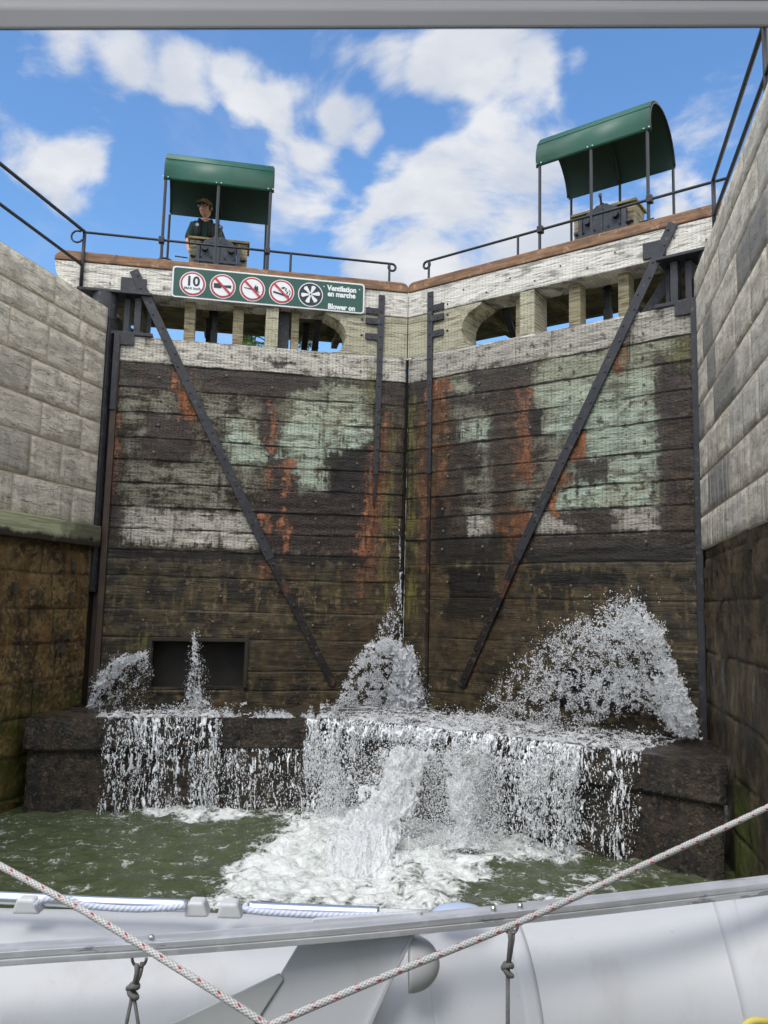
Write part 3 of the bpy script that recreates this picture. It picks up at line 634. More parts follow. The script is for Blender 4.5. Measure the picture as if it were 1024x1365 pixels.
def gate(side, fr, label):
    root = empty('lock_gate', fr.W([(2.2, .2, SILL)])[0], label, 'lock gate', 'mitred timber lock gates')
    SW = 4.1; aa = np.arange(0, SW+.001, .0125); zl = np.arange(SILL-.06, 3.681, .0125); zl[-1] = 3.68
    Ag, Zg = np.meshgrid(aa, zl, indexing='ij'); P = np.stack([Ag.ravel(), Zg.ravel()], 1)
    wob = (fbm(Ag*1.1, Zg*.6, 3 if side == 'L' else 8, 3)-.5)*.055
    q = Zg+wob; sd_ = np.full(Ag.shape, 9.0); board = np.zeros(Ag.shape); toff = np.zeros(Ag.shape); rng = np.random.default_rng(3 if side == 'L' else 4)
    zsm = [9]+seamsZ[side]+[-9]
    for k in range(len(zsm)-1):
        inb = (q <= zsm[k]) & (q > zsm[k+1]); board[inb] = rng.random(); 
        toff[inb] = rng.uniform(-.006, .006)
    # boards lap a little, like the shadowed lower edges in the old planking
    for z in seamsZ[side]:
        d = np.abs(q-z); sd_ = np.minimum(sd_, d*(1+.0*d)); toff = toff-.009*np.exp(-np.clip(q-z, 0, 9)/.06)*(q > z)*(z > .6)
    T = .05*np.exp(-Ag/.02)+.018*np.exp(-(sd_/.006)**2)*np.clip(.2+2.2*fbm(Ag*2.2, Zg*3, 11, 3)-.35, .15, 1)+toff-.010*(fbm(Ag*3, Zg*14, 2, 4)-.5)*2
    if side == 'L': hole = (Ag > 2.21) & (Ag < 3.45) & (Zg > -1.16) & (Zg < -.54)
    else: hole = (Ag > 2.35) & (Ag < 3.45) & (Zg > -1.22) & (Zg < -.72)
    keep = ~(hole[:-1, :-1] & hole[1:, 1:])
    at = {'seam': sd_.ravel(), 'board': board.ravel()}
    rnd = np.zeros(len(P))
    for name in ('pale', 'grey', 'white', 'dark', 'black', 'rust', 'brown', 'moss'):
        f = np.full(len(P), -.5)
        for poly in ST[side][name]:
            pl_ = [fr.px(u, v) for u, v in poly]; f = np.maximum(f, sdf_poly(P, pl_))
        at[name] = np.clip(f, -.5, .22)
    wm = np.where(Zg > 3.31-wob, 1, -1).ravel()        # the top board is the whitewashed one
    at['white'] = np.where(Zg.ravel()+wob.ravel() > 3.31, .2, at['white'])
    at['dark'] = np.where((Zg.ravel()+wob.ravel() > 3.33), np.minimum(at['dark'], -.05), at['dark'])
    if side == 'R': at['white'] = at['white']
    V = np.stack([Ag.ravel(), T.ravel(), Zg.ravel()], 1)
    link('planking', fr.W(V), grid_faces(len(aa), len(zl), keep), mat_planks(side), root, loc=V, smooth=True, attrs=at)
    # thickness: core timbers behind the planking
    b = MB(fr)
    h0, h1, zh0, zh1 = (2.21, 3.45, -1.16, -.54) if side == 'L' else (2.35, 3.45, -1.22, -.72)
    b.box(.0, h0, .05, .42, SILL-.05, 3.665); b.box(h1, 4.1, .05, .42, SILL-.05, 3.665); b.box(h0, h1, .05, .42, zh1, 3.665); b.box(h0, h1, .05, .42, SILL-.05, zh0)
    b.box(h0-.02, h1+.02, .34, .46, zh0-.02, zh1+.02)
    b.each('core_timber', M_core, root)
    # top ledge of planks
    b = MB(fr); b.box(.0, 4.1, .0, .42, 3.66, 3.684); b.build('top_board_edge', M_white, root)
    # sluice frame
    if side == 'L':
        b = MB(fr); b.box(h0-.06, h1+.06, -.03, .02, zh1, zh1+.05); b.box(h0-.05, h0, -.03, .02, zh0, zh1); b.box(h1, h1+.05, -.03, .02, zh0, zh1); b.each('sluice_frame', M_core, root, .006)
    # apex block with ogee end
    def arcp(cx, cz, r, a0, a1, n): return [(cx+r*math.cos(R_(a0+(a1-a0)*k/n)), cz+r*math.sin(R_(a0+(a1-a0)*k/n))) for k in range(n+1)]
    ogee = [(0.004, 3.687), (1.18, 3.687), (1.06, 3.70), (.98, 3.75), (.955, 3.83), (.93, 3.93), (.94, 4.03), (.99, 4.12), (1.07, 4.19), (1.16, 4.235), (1.24, 4.27), (1.26, 4.307), (0.004, 4.307)]
    ogee = [(a, z) for a, z in ogee]
    b = MB(fr); b.prism(ogee, .0, .42); bevel(b.build('mitre_block', M_tan, root), .008)
    # top beam and rounded tail
    tail = [(4.80, 4.312), (4.91, 4.35), (4.98, 4.42), (5.025, 4.52), (5.045, 4.62), (5.045, 4.695)]
    b = MB(fr); b.prism([(0.004, 4.312)]+tail+[(0.004, 4.695)], -.012, .42); o = b.build('top_beam', M_white, root); bevel(o, .012)
    tl = [(5.06, 4.70), (5.05, 4.76), (5.0, 4.81), (4.92, 4.84)]
    n0 = [(.10, 4.85), (.05, 4.835), (.015, 4.80), (.004, 4.75), (.004, 4.70)]
    b = MB(fr); b.prism(tl+n0, -.03, .50); o = b.build('cap_plank', M_cap, root); bevel(o, .012)
    # posts in the openings
    if side == 'L': wide, thin = (1.93, 2.11), [(3.12, 3.27), (2.43, 2.58), (1.62, 1.73)]
    else: wide, thin = (1.85, 2.07), [(2.50, 2.66), (3.17, 3.31), (1.72, 1.79)]
    b = MB(fr); b.box(wide[0], wide[1], .0, .40, 3.687, 4.31); bevel(b.build('flush_post', M_tan, root), .006)
    for (p0, p1) in thin:
        b = MB(fr); b.box(p0, p1, .14, .34, 3.687, 4.31); bevel(b.build('post', M_post, root), .006)
    # walkway behind the beam
    b = MB(fr)
    for k in range(8): b.box(.15, 4.9, .44+k*.17, .44+k*.17+.16, 4.44, 4.50)
    bevel(b.build('walkway_deck', M_soff, root), .005)
    b = MB(fr)
    for a in (.9, 2.02, 3.0, 4.0): b.box(a-.05, a+.05, .43, 1.78, 4.33, 4.435)
    b.each('deck_bearer', M_soff, root)
    for a, tt in ((1.30, .6), (2.30, .7) if side == 'R' else (2.95, .75), (3.05, .9) if side == 'R' else (1.45, .9)):
        b = MB(fr); 
        b.raw([(a-.05, tt, 4.43), (a+.05, tt, 4.43), (a-.05, tt, 4.37), (a+.05, tt, 4.37), (a-.05, tt+.55, 3.86), (a+.05, tt+.55, 3.86), (a-.05, tt+.55, 3.78), (a+.05, tt+.55, 3.78)], [(0,1,3,2),(4,6,7,5),(0,4,5,1),(2,3,7,6),(0,2,6,4),(1,5,7,3)])
        bevel(b.build('deck_bracket', M_steel, root), .005)
    # sluice rod hanging below the winding gear
    a = 2.86
    b = MB(fr); b.tube([(a, .62, 4.44), (a, .62, SILL)], .022, 8); b.box(a-.05, a+.05, .57, .67, 3.86, 4.06); b.box(a-.035, a+.035, .585, .655, 4.06, 4.44)
    for k in range(7): b.box(a-.055, a-.02, .56, .60, 4.08+k*.05, 4.10+k*.05)
    bevel(b.build('sluice_rod', M_steel, root), .004)
    if side == 'L':
        b = MB(fr); b.box(1.76, 1.925, .2, .26, 3.69, 4.31); b.build('steel_plate', M_steel, root)
    # diagonal strap: painted steel above, rusty below the waterline
    p0, p1, p2 = ((3.985, 4.63), (1.91, .62), (.96, -1.12)) if side == 'L' else ((3.93, 4.72), (1.84, .67), (1.02, -1.05))
    def strip(b, q0, q1, w, t0, t1, ends=(0, 0)):
        q0, q1 = np.array(q0), np.array(q1); d = (q1-q0)/np.linalg.norm(q1-q0); nn = np.array([-d[1], d[0]])*w/2
        b.prism([tuple(q0+nn), tuple(q0-nn), tuple(q1-nn), tuple(q1+nn)], t0, t1)
    b = MB(fr); strip(b, p0, p1, .125, -.052, -.030); o = bevel(b.build('diagonal_strap', M_steel, root), .004)
    bb = MB(fr)
    for k in range(22):
        f = (k+.4)/22; bb.bolt(p0[0]+(p1[0]-p0[0])*f+(.025 if k % 2 else -.025), -.052, p0[1]+(p1[1]-p0[1])*f, .016, .012)
    bb.each('bolt', M_steel, o)
    b = MB(fr); strip(b, p1, p2, .105, -.045, -.030); o2 = bevel(b.build('diagonal_strap', M_steelrust, root), .004); o2['label'] = 'rusty lower end of the diagonal strap'
    bb = MB(fr)
    for k in range(9):
        f = (k+.4)/9; bb.bolt(p1[0]+(p2[0]-p1[0])*f, -.045, p1[1]+(p2[1]-p1[1])*f, .016, .014)
    bb.each('bolt', M_steelrust, o2)
    # vertical mitre strap with three lugs
    b = MB(fr); b.prism([(.365, 4.62), (.46, 4.62), (.475, 1.9), (.405, 1.9)], -.045, -.018); 
    for z in (4.315, 4.16, 3.92): b.box(.455, .65, -.040, -.018, z, z+.095)
    o = bevel(b.build('mitre_strap', M_steel, root), .004)
    bb = MB(fr)
    for k in range(14): bb.bolt(.42+.01*(k/14), -.045, 4.55-k*.19, .016, .012)
    for z in (4.36, 4.205, 3.965): bb.bolt(.55, -.04, z, .014, .01); bb.bolt(.70, -.005, z+.02, .018, .012)
    bb.each('bolt', M_steel, o)
    zl_ = 1.45 if side == 'L' else -1.2
    b = MB(fr); b.prism([(.410, 1.9), (.470, 1.9), (.475, zl_), (.435, zl_)], -.034, -.014); b.build('mitre_strap', M_steelrust, root)['label'] = 'rusty lower length of the mitre strap'
    # coach bolts over the boards
    bb = MB(fr)
    for zc, zn in zip([3.68]+seamsZ[side][:-3], seamsZ[side]):
        zm = (zc+zn)/2
        for a in (.72, 1.28, 2.02, 2.62, 3.55): bb.bolt(a+random.uniform(-.05, .05), -.022, zm+random.uniform(-.09, .09), .018, .014)
    for k in range(12): bb.bolt(.6+k*.37, -.014, 4.42+.12*(k % 2), .014, .01)
    bb.each('coach_bolt', M_galv, root)
    # hinge irons
    b = MB(fr); b.box(3.72, 4.72, -.10, .30, 4.265, 4.305); bevel(b.build('anchor_plate', M_steel, root), .006)
    b = MB(fr); b.box(3.80, 4.15, -.045, -.013, 4.305, 4.52) if side == 'L' else b.box(3.55, 3.83, -.045, -.013, 4.34, 4.55); bevel(b.build('anchor_lug', M_steel, root), .006)
    b = MB(fr); b.tube([(4.36, .06, 3.9), (4.36, .06, 4.262)], .17, 20); b.build('pintle_collar', M_steel, root, smooth=False)
    b = MB(fr); b.box(3.86, 3.95, .02, .2, 3.72, 4.262); b.box(4.02, 4.10, .08, .3, 3.72, 4.262); b.box(3.75, 3.80, .20, .34, 3.72, 4.262); b.each('stanchion_iron', M_steel, root, .005)
    b = MB(fr); b.box(3.68, 4.30, -.04, .35, 3.687, 3.735); b.box(3.92, 4.14, -.045, -.018, 3.54, 3.69); b.each('corner_iron', M_steel, root, .006)
    if side == 'R':
        b = MB(fr); strip(b, (3.85, 4.30), (3.35, 3.60), .14, .30, .33); bevel(b.build('rear_brace', M_steel, root), .004)
    # heel post
    if side == 'L':
        b = MB(fr); b.tube([(0, .07, SILL-.05), (0, .07, 4.66)], .04, 8); b.build('mitre_seal', mat_simple('black mitre seal', lin(14,12,10), .9), root)
    b = MB(fr); b.box(4.103, 4.19, -.05, .42, SILL-.05, 3.69); 
    bevel(b.build('heel_post_iron', M_steel if side == 'R' else M_heel, root), .012)
    if side == 'L':
        b = MB(fr); b.box(4.115, 4.19, -.075, -.052, 2.6, 3.69); bevel(b.build('hinge_strap', M_steel, root), .005)
    b = MB(fr); b.box(4.195, 4.75, .10, .42, SILL-.05, 3.9); b.build('heel_post', M_heel, root)
    return root
M_galv = mat_simple('weathered bolt', lin(104,100,92), .6, .2)
M_core = mat_simple('dark wet core timber', lin(44,38,28), .7, var=.4, scale=5)
M_heel = mat_simple('dark brown wet heel timber', lin(66,48,32), .6, var=.4, scale=4, bumpd=.01)
gateL = gate('L', LL, 'left lock gate leaf of stained boards carrying the green sign, with a dark sluice opening')
gateR = gate('R', LR, 'right lock gate leaf of stained pale green boards beside the big splash')

# ================================================================== RAILINGS on gates
def gate_rail(side, fr, label):
    root = empty('gate_railing', fr.W([(2.5, .12, 4.85)])[0], label, 'railing', 'black pipe railings')
    zr = 5.19; b = MB(fr)
    a1 = 4.72 if side == 'L' else 4.52
    th = [R_(90-t_) for t_ in range(0, 271, 30)]
    hook = [(.27-.0+.06*math.cos(t_+math.pi/2*0)*-1*0+.06*math.sin(0)*0, 0, 0) for t_ in th]
    loop = [(.24+.055*math.cos(R_(90+k*30)), .12, zr-.055+.055*math.sin(R_(90+k*30))) for k in range(0, 11)]
    b.tube([(a1, .12, zr), (2.5, .12, zr+.004), (.24, .12, zr)]+loop[1:], .019, 8); b.build('top_rail', M_black, root, smooth=True)
    for a in ((.28, 1.78) if side == 'L' else (.28, 1.76)):
        b = MB(fr); b.tube([(a, .12, 4.85), (a, .12, zr)], .018, 8); b.tube([(a, .12, 4.85), (a, .12, 4.865)], .04, 8); b.build('post', M_black, root)
    for a in ((2.13, 3.65) if side == 'L' else (2.10, 3.60)):
        b = MB(fr); b.box(a-.04, a+.04, .075, .165, zr-.05, zr+.05); bevel(b.build('pipe_clamp', M_black, root), .012)
    return root
gate_rail('L', LL, 'black pipe railing with a hooked end along the top of the left gate')
gate_rail('R', LR, 'black pipe railing with a hooked end along the top of the right gate')
# wall railings
def vplane(P, d, u, v):
    n = np.array([-d[1], d[0], 0]); r = ray(u, v); return r*((P@n)/(r@n))
def extend(p, q, k): return q+(q-p)*k
def wall_rail(P0, d, top_px, mid_px, posts, label, foot):
    a_, b_ = [vplane(P0, d, *q) for q in top_px]; c_, e_ = [vplane(P0, d, *q) for q in mid_px]
    root = empty('wall_railing', (P0[0], P0[1], foot), label, 'railing', 'black pipe railings')
    k = 4.0
    m_ = MB(); m_.tube([a_, b_, extend(a_, b_, k)], .024, 8); m_.build('top_rail', M_black, root, smooth=True)
    m_ = MB(); m_.tube([c_, e_, extend(c_, e_, k)], .022, 8); m_.build('mid_rail', M_black, root, smooth=True)
    m_ = MB(); m_.tube([(a_[0], a_[1], foot), a_], .026, 8); m_.build('post', M_black, root, smooth=True)
    dd = np.linalg.norm((b_-a_)[:2])
    for f in posts:
        q = a_+(b_-a_)*f; m_ = MB(); m_.tube([(q[0], q[1], COPE-.02), q], .024, 8); m_.build('post', M_black, root, smooth=True)
    return root, a_
PL = LL.W([(4.68, -.06, 0)])[0]; PR = LR.W([(4.36, -.06, 0)])[0]
rl, ta = wall_rail(PL, dL, [(113, 309), (0, 218)], [(108, 352), (0, 272)], [2.2, 3.4, 4.6], 'black two-bar pipe railing along the left lock wall', 4.305)
th = [(ta[0]-.0+WL.e[0]*.0, 0, 0)]
m_ = MB(); cc = ta+np.array([-.09, -.02, -.08]); m_.tube([cc+np.array([.085*math.cos(R_(k)), 0, .085*math.sin(R_(k))]) for k in range(60, 331, 30)], .014, 6); m_.build('end_ring', M_black, rl, smooth=True)
wall_rail(PR, dR, [(951, 240), (1017, 38)], [(952, 288), (1024, 92)], [1.02, 2.0, 3.0], 'black two-bar pipe railing along the right lock wall', 4.305)

# ================================================================== OPERATOR SHELTERS
m, N, p = material('green painted sheet metal'); n = N.noise(loc(N), 3, 6, .6)
setp(N, p, N.mix(n, lin(27,72,56), lin(36,88,70)), .42, .0, N.bump(N.noise(N.vmul(loc(N), (1, 1, 1)), 2, 3), .2, .01), .4); M_green = m
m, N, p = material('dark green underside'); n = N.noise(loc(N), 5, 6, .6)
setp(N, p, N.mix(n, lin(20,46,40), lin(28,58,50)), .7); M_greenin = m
PROF = [(.10, 6.12), (.08, 6.24), (.09, 6.36), (.14, 6.48), (.24, 6.60), (.40, 6.68), (.60, 6.71), (.78, 6.68), (.94, 6.60), (1.07, 6.48), (1.16, 6.34), (1.20, 6.22), (1.215, 6.13)]
def shelter(side, fr, label):
    a0, a1 = (2.08, 3.655) if side == 'L' else (2.05, 3.62)
    root = empty('operator_shelter', fr.W([((a0+a1)/2, .6, 4.85)])[0], label, 'shelter', 'green curved canopies over the gate machinery')
    # smooth the profile
    pr = np.array(PROF); tt = np.linspace(0, len(pr)-1, 40); P2 = np.stack([np.interp(tt, np.arange(len(pr)), pr[:, k]) for k in range(2)], 1)
    for _ in range(2): P2[1:-1] = (P2[:-2]+P2[1:-1]*2+P2[2:])/4
    V = []; k = len(P2)
    for off, aa in ((0, a0), (0, a1)): V += [(aa, t, z) for t, z in P2]
    o = MB(fr).raw(V, [(i, i+1, k+i+1, k+i) for i in range(k-1)]).build('roof_sheet', M_green, root, smooth=True)
    so_ = o.modifiers.new('solid', 'SOLIDIFY'); so_.thickness = .008; so_.offset = 0
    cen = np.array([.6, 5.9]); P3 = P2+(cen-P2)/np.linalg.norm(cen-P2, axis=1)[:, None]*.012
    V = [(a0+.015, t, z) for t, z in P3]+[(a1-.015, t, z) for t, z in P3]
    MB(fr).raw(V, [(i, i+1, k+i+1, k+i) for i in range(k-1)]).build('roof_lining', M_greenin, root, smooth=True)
    for aa in (a0, (a0+a1)/2, a1):
        b = MB(fr); b.tube([(aa, t, z) for t, z in P3[::2]+(cen-P3[::2])*.02], .014, 6); b.build('roof_rib', M_black, root, smooth=True)
    b = MB(fr); s = P2[9]; b.tube([(a0-.005, s[0]-.004, s[1]+.004), (a1+.005, s[0]-.004, s[1]+.004)], .006, 6); b.build('roof_seam', M_green, root)
    b = MB(fr)
    fz = 6.17
    for q in ((2.12, 2.88, 3.64) if side == 'L' else (2.09, 2.83, 3.58)):
        b = MB(fr); b.tube([(q, .12, 4.85), (q, .12, fz)], .022, 8); b.tube([(q, .12, 4.85), (q, .12, 4.875)], .05, 8); b.build('front_pole', M_black, root, smooth=False)
        b = MB(fr); b.tube([(q+.02, 1.17, 4.5), (q+.02, 1.17, 6.1)], .020, 8); b.build('rear_pole', M_black, root)
        b = MB(fr); b.bolt(q-.035, .09, 6.15, .012, .012); b.bolt(q+.035, .09, 6.15, .012, .012); b.each('roof_bolt', M_alubolt, root)
    return root
M_alubolt = mat_simple('bright bolt', lin(190,190,190), .35, .8)
shelter('L', LL, 'green curved metal canopy on the left gate with the uniformed man standing under it')
shelter('R', LR, 'green curved metal canopy on the right gate with nobody under it')

# ================================================================== WINDING GEAR
def gear(side, fr, label):
    root = empty('winding_gear', fr.W([(2.85, .6, 4.50)])[0], label, 'gate machinery', 'sluice winding gear boxes')
    a0, a1, t0, t1, z0, z1 = 2.42, 3.28, .52, .90, 4.50, 5.44
    b = MB(fr); b.box(a0, a0+.16, t0, t1, z0, z1); bevel(b.build('timber_cheek', M_post, root), .008)
    b = MB(fr); b.box(a1-.16, a1, t0, t1, z0, z1); bevel(b.build('timber_cheek', M_post, root), .008)
    b = MB(fr); b.prism([(a0-.03, z1), (a1+.03, z1), (a1+.03, z1+.035), (a0-.03, z1+.035)], t0-.04, t1+.04); bevel(b.build('lid', M_soff, root), .005)
    b = MB(fr)
    b.prism([(a0+.17, z0+.02), (a1-.17, z0+.02), (a1-.17, z1-.12), (a1-.22, z1-.04), (a1-.3, z1+.0), (2.98, z1-.01), (2.92, z1+.04), (2.78, z1+.04), (2.72, z1-.01), (a0+.3, z1-.0), (a0+.22, z1-.04), (a0+.17, z1-.12)], t0-.09, t0+.3)
    bevel(b.build('gear_housing', M_gear, root), .012)
    b = MB(fr)
    b.box(a0+.08, a1-.08, t0-.105, t0-.088, 5.06, 5.10); b.box(a0+.10, a0+.16, t0-.10, t0-.001, z0, z1-.08); b.box(a1-.16, a1-.10, t0-.10, t0-.001, z0, z1-.08)
    b.box(2.83, 2.87, t0-.11, t0-.088, 4.6, 5.42); b.box(a0+.02, a0+.12, t0-.06, t0-.001, 5.16, 5.20); b.box(a1-.12, a1-.02, t0-.06, t0-.001, 5.16, 5.20); b.box(a0+.02, a0+.14, t0-.06, t0-.001, 4.90, 4.95); b.box(a1-.14, a1-.02, t0-.06, t0-.001, 4.90, 4.95)
    b.each('housing_flange', M_gear, root, .005)
    for q in (2.66, 3.05):
        b = MB(fr); b.tube([(q, t0-.16, 5.27), (q, t0-.08, 5.27)], .05, 14); b.build('shaft_boss', M_black, root)
    bb = MB(fr)
    for q in (2.5, 2.6, 2.75, 2.95, 3.1, 3.2):
        for z in (4.93, 5.14, 5.36): bb.bolt(q, t0-.105, z, .014, .014)
    bb.each('bolt', M_steel, root)
    c = 2.80 if side == 'R' else 2.86
    b = MB(fr); b.tube([(c, t0+.1, z1), (c-.02, t0+.1, z1+.13), (c-.03, t0+.08, z1+.27)], [.022, .018, .016], 8); b.tube([(c-.012, t0+.1, z1+.13), (c-.014, t0+.1, z1+.15)], .032, 8); b.build('control_lever', M_gear if side == 'L' else M_black, root, smooth=True)
    b = MB(fr); rr = .032
    V = []; 
    b.tube([(c-.03, t0+.08, z1+.27+rr*math.sin(R_(t))) for t in (-80, -50, -20, 10, 40, 80)], [rr*math.cos(R_(t)) for t in (-80, -50, -20, 10, 40, 80)], 8); b.build('lever_knob', M_knob, root, smooth=True)
    s_ = (a1+.03, a1+.22) if side == 'L' else (a1+.0, a1+.20)
    b = MB(fr); b.tube([(s_[0], t0+.15, 5.2), (s_[1], t0+.15, 5.21)], .010, 6); b.build('crank_shaft', M_steel, root)
    if side == 'L':
        b = MB(fr); b.tube([(a0-.16, t0+.02, 4.97), (a0, t0+.02, 4.98)], .02, 6); b.tube([(a0-.10, t0+.02, 4.975), (a0-.06, t0+.02, 4.977)], .036, 8); b.build('side_spindle', M_black, root)
    return root
M_knob = mat_simple('worn lever knob', lin(120,122,124), .4, .3)
gear('L', LL, 'grey gear box in a timber frame under the left canopy in front of the man')
gear('R', LR, 'dark gear box with an upright lever in a timber frame under the right canopy')
# half hidden hand wheel at the left shelter
root = empty('hand_wheel', LL.W([(3.62, .42, 4.85)])[0], 'black iron hand wheel standing half hidden behind the left gate beam', 'hand wheel')
b = MB(LL); b.tube([(3.62+.155*math.cos(R_(k)), .42, 4.90+.155*math.sin(R_(k))) for k in range(0, 361, 20)], .016, 8); b.build('rim', M_black, root, smooth=True)
b = MB(LL)
for k in (30, 150, 270): b.tube([(3.62, .42, 4.90), (3.62+.15*math.cos(R_(k)), .42, 4.90+.15*math.sin(R_(k)))], .010, 6)
b.tube([(3.62, .40, 4.90), (3.62, .52, 4.90)], .03, 8); b.tube([(3.62, .52, 4.50), (3.62, .52, 4.94)], .025, 8); b.build('hub_stand', M_black, root)

# ================================================================== SIGN
def flat(fr, t, cx, cz, polys, name, mat, parent, th=.004):
    b = MB(fr)
    for P in polys: b.prism([(cx-x, cz+y) for x, y in P], t-th, t)
    return b.build(name, mat, parent)
M_sgreen = mat_simple('sign green', lin(28,70,54), .35, var=.06); M_swhite = mat_simple('sign white', lin(214,214,212), .35, var=.05)
M_sred = mat_simple('sign red', lin(170,44,52), .4, var=.05); M_sblack = mat_simple('sign black', lin(26,28,32), .4, var=.05)
s0, s1, zb, zt = .68, 3.455, 4.295, 4.755
sg = empty('information_sign', LL.W([((s0+s1)/2, -.05, zb)])[0], 'long green sign with five round symbols and white Ventilation lettering on the left gate', 'sign')
def rrect(a0, a1, z0, z1, r, n=6):
    o = []
    for cx, cz, st_ in ((a1-r, z1-r, 0), (a0+r, z1-r, 90), (a0+r, z0+r, 180), (a1-r, z0+r, 270)):
        o += [(cx+r*math.cos(R_(st_+90*k/n)), cz+r*math.sin(R_(st_+90*k/n))) for k in range(n+1)]
    return o
b = MB(LL); b.prism(rrect(s0, s1, zb, zt, .05), -.050, -.020); b.build('sign_border', M_swhite, sg)
b = MB(LL); b.prism(rrect(s0+.022, s1-.022, zb+.022, zt-.022, .035), -.055, -.050); b.build('sign_face', M_sgreen, sg)
def disc(r, n=40): return [(r*math.cos(2*math.pi*k/n), r*math.sin(2*math.pi*k/n)) for k in range(n)]
cens = [LL.px(u, v, -.055) for u, v in ((257, 378.5), (297, 381.8), (336.5, 385.5), (375.5, 389), (414, 392.8))]
def text(body, size, bold=.004):
    cu = bpy.data.curves.new('t', 'FONT'); cu.body = body; cu.size = size; cu.offset = bold; cu.resolution_u = 3
    o = bpy.data.objects.new('t', cu); COL.objects.link(o); dg = bpy.context.evaluated_depsgraph_get(); me = bpy.data.meshes.new_from_object(o.evaluated_get(dg))
    V = [tuple(v.co) for v in me.vertices]; Fc = [tuple(q.vertices) for q in me.polygons]; bpy.data.objects.remove(o); bpy.data.meshes.remove(me); bpy.data.curves.remove(cu)
    return np.array(V), Fc
def put_text(body, size, s, z, t, mat, name, parent, align='L', bold=.004, wid=None):
    V, Fc = text(body, size, bold); V[:, 0] *= (wid/V[:, 0].max() if wid else 1); w = V[:, 0].max()
    x0 = 0 if align == 'L' else -w/2 if align == 'C' else -w
    Lc = np.stack([s-(V[:, 0]+x0), np.full(len(V), t), z+V[:, 1]], 1)
    o = link(name, LL.W(Lc), Fc, mat, parent, loc=Lc); sm = o.modifiers.new('s', 'SOLIDIFY'); sm.thickness = .003; sm.offset = 0; return o
for i, (cs, cz) in enumerate(cens):
    r = .183
    if i < 4:
        flat(LL, -.0551, cs, cz, [disc(r)], 'symbol_rim', M_swhite, sg)
        flat(LL, -.0592, cs, cz, [disc(r-.012)], 'symbol_ring', M_sred, sg)
        flat(LL, -.0633, cs, cz, [disc(r-.038)], 'symbol_ground', M_swhite, sg)
    else:
        flat(LL, -.0551, cs, cz, [disc(r)], 'symbol_rim', M_swhite, sg); flat(LL, -.0592, cs, cz, [disc(r-.014)], 'symbol_ground', M_sblack, sg)
    T2 = -.0674
    if i == 0:
        put_text('10', .20, cs, cz-.03, T2, M_sblack, 'speed_number', sg, 'C', .006); put_text('MAX km/h', .052, cs, cz-.088, T2, M_sblack, 'speed_caption', sg, 'C', .0015)
    if i == 1:   # mooring-line / horn like block
        flat(LL, T2, cs, cz, [[(-.125, -.035), (-.02, -.035), (-.02, .035), (-.125, .035)], [(-.02, -.012), (.05, -.02), (.12, -.024), (.12, .022), (.05, .016), (-.02, .012)]], 'horn_pictogram', M_sblack, sg)
    if i == 2:
        flat(LL, T2, cs, cz, [[(-.12, .005), (-.02, -.012), (.10, -.05), (.10, -.035), (-.02, .002), (-.12, .017)], [(.03, -.03), (.02, .02), (.05, .07), (.055, .03), (.075, .055), (.085, .0), (.075, -.03)]], 'match_pictogram', M_sblack, sg)
    if i == 3:
        flat(LL, T2, cs, cz, [[(-.12, .0), (.06, -.045), (.055, -.07), (-.125, -.025)], [(.07, -.045), (.11, -.055), (.105, -.08), (.065, -.07)], [(.08, -.035), (.095, .0), (.06, .02), (.075, .05), (.04, .07), (.06, .055), (.045, .02), (.08, .0), (.065, -.03)], [(.105, -.045), (.12, .0), (.10, .03), (.115, .03), (.13, .0), (.118, -.045)], [(-.01, .05), (.02, .075), (.05, .06), (.03, .04)]], 'cigarette_pictogram', M_sblack, sg)
    if i in (1, 2, 3):
        q = (r-.02)*.707; w = .011; flat(LL, -.0715, cs, cz, [[(-q-w, q-w), (-q+w, q+w), (q+w, -q+w), (q-w, -q-w)]], 'prohibition_bar', M_sred, sg)
    if i == 4:
        P = []
        for k in range(6):
            a_ = k*60+15; c_, s_2 = math.cos(R_(a_)), math.sin(R_(a_))
            bl = [(.022, -.010), (.07, -.030), (.125, -.045), (.140, -.01), (.125, .02), (.07, .012), (.022, .010)]
            P.append([(x*c_-y*s_2, x*s_2+y*c_) for x, y in bl])
        flat(LL, T2, cs, cz, P+[disc(.026, 16)], 'fan_blades', M_swhite, sg); flat(LL, -.0716, cs, cz, [disc(.012, 12)], 'fan_hub', M_sblack, sg)
for body, u, v, dot in (('Ventilation', 436.5, 386.6, 1), ('en marche', 436.8, 394.3, 0), ('Blower on', 437, 411.2, 0)):
    s_, z_ = LL.px(u, v, -.058); put_text(body, .110, s_, z_, -.0585, M_swhite, 'sign_text', sg, 'L', .005, {'Ventilation': .43, 'en marche': .415, 'Blower on': .405}[body])
for u, v in ((432, 381.8), (479.5, 386)):
    s_, z_ = LL.px(u, v, -.058); flat(LL, -.0551, s_, z_, [disc(.009, 10)], 'sign_dot', M_swhite, sg)

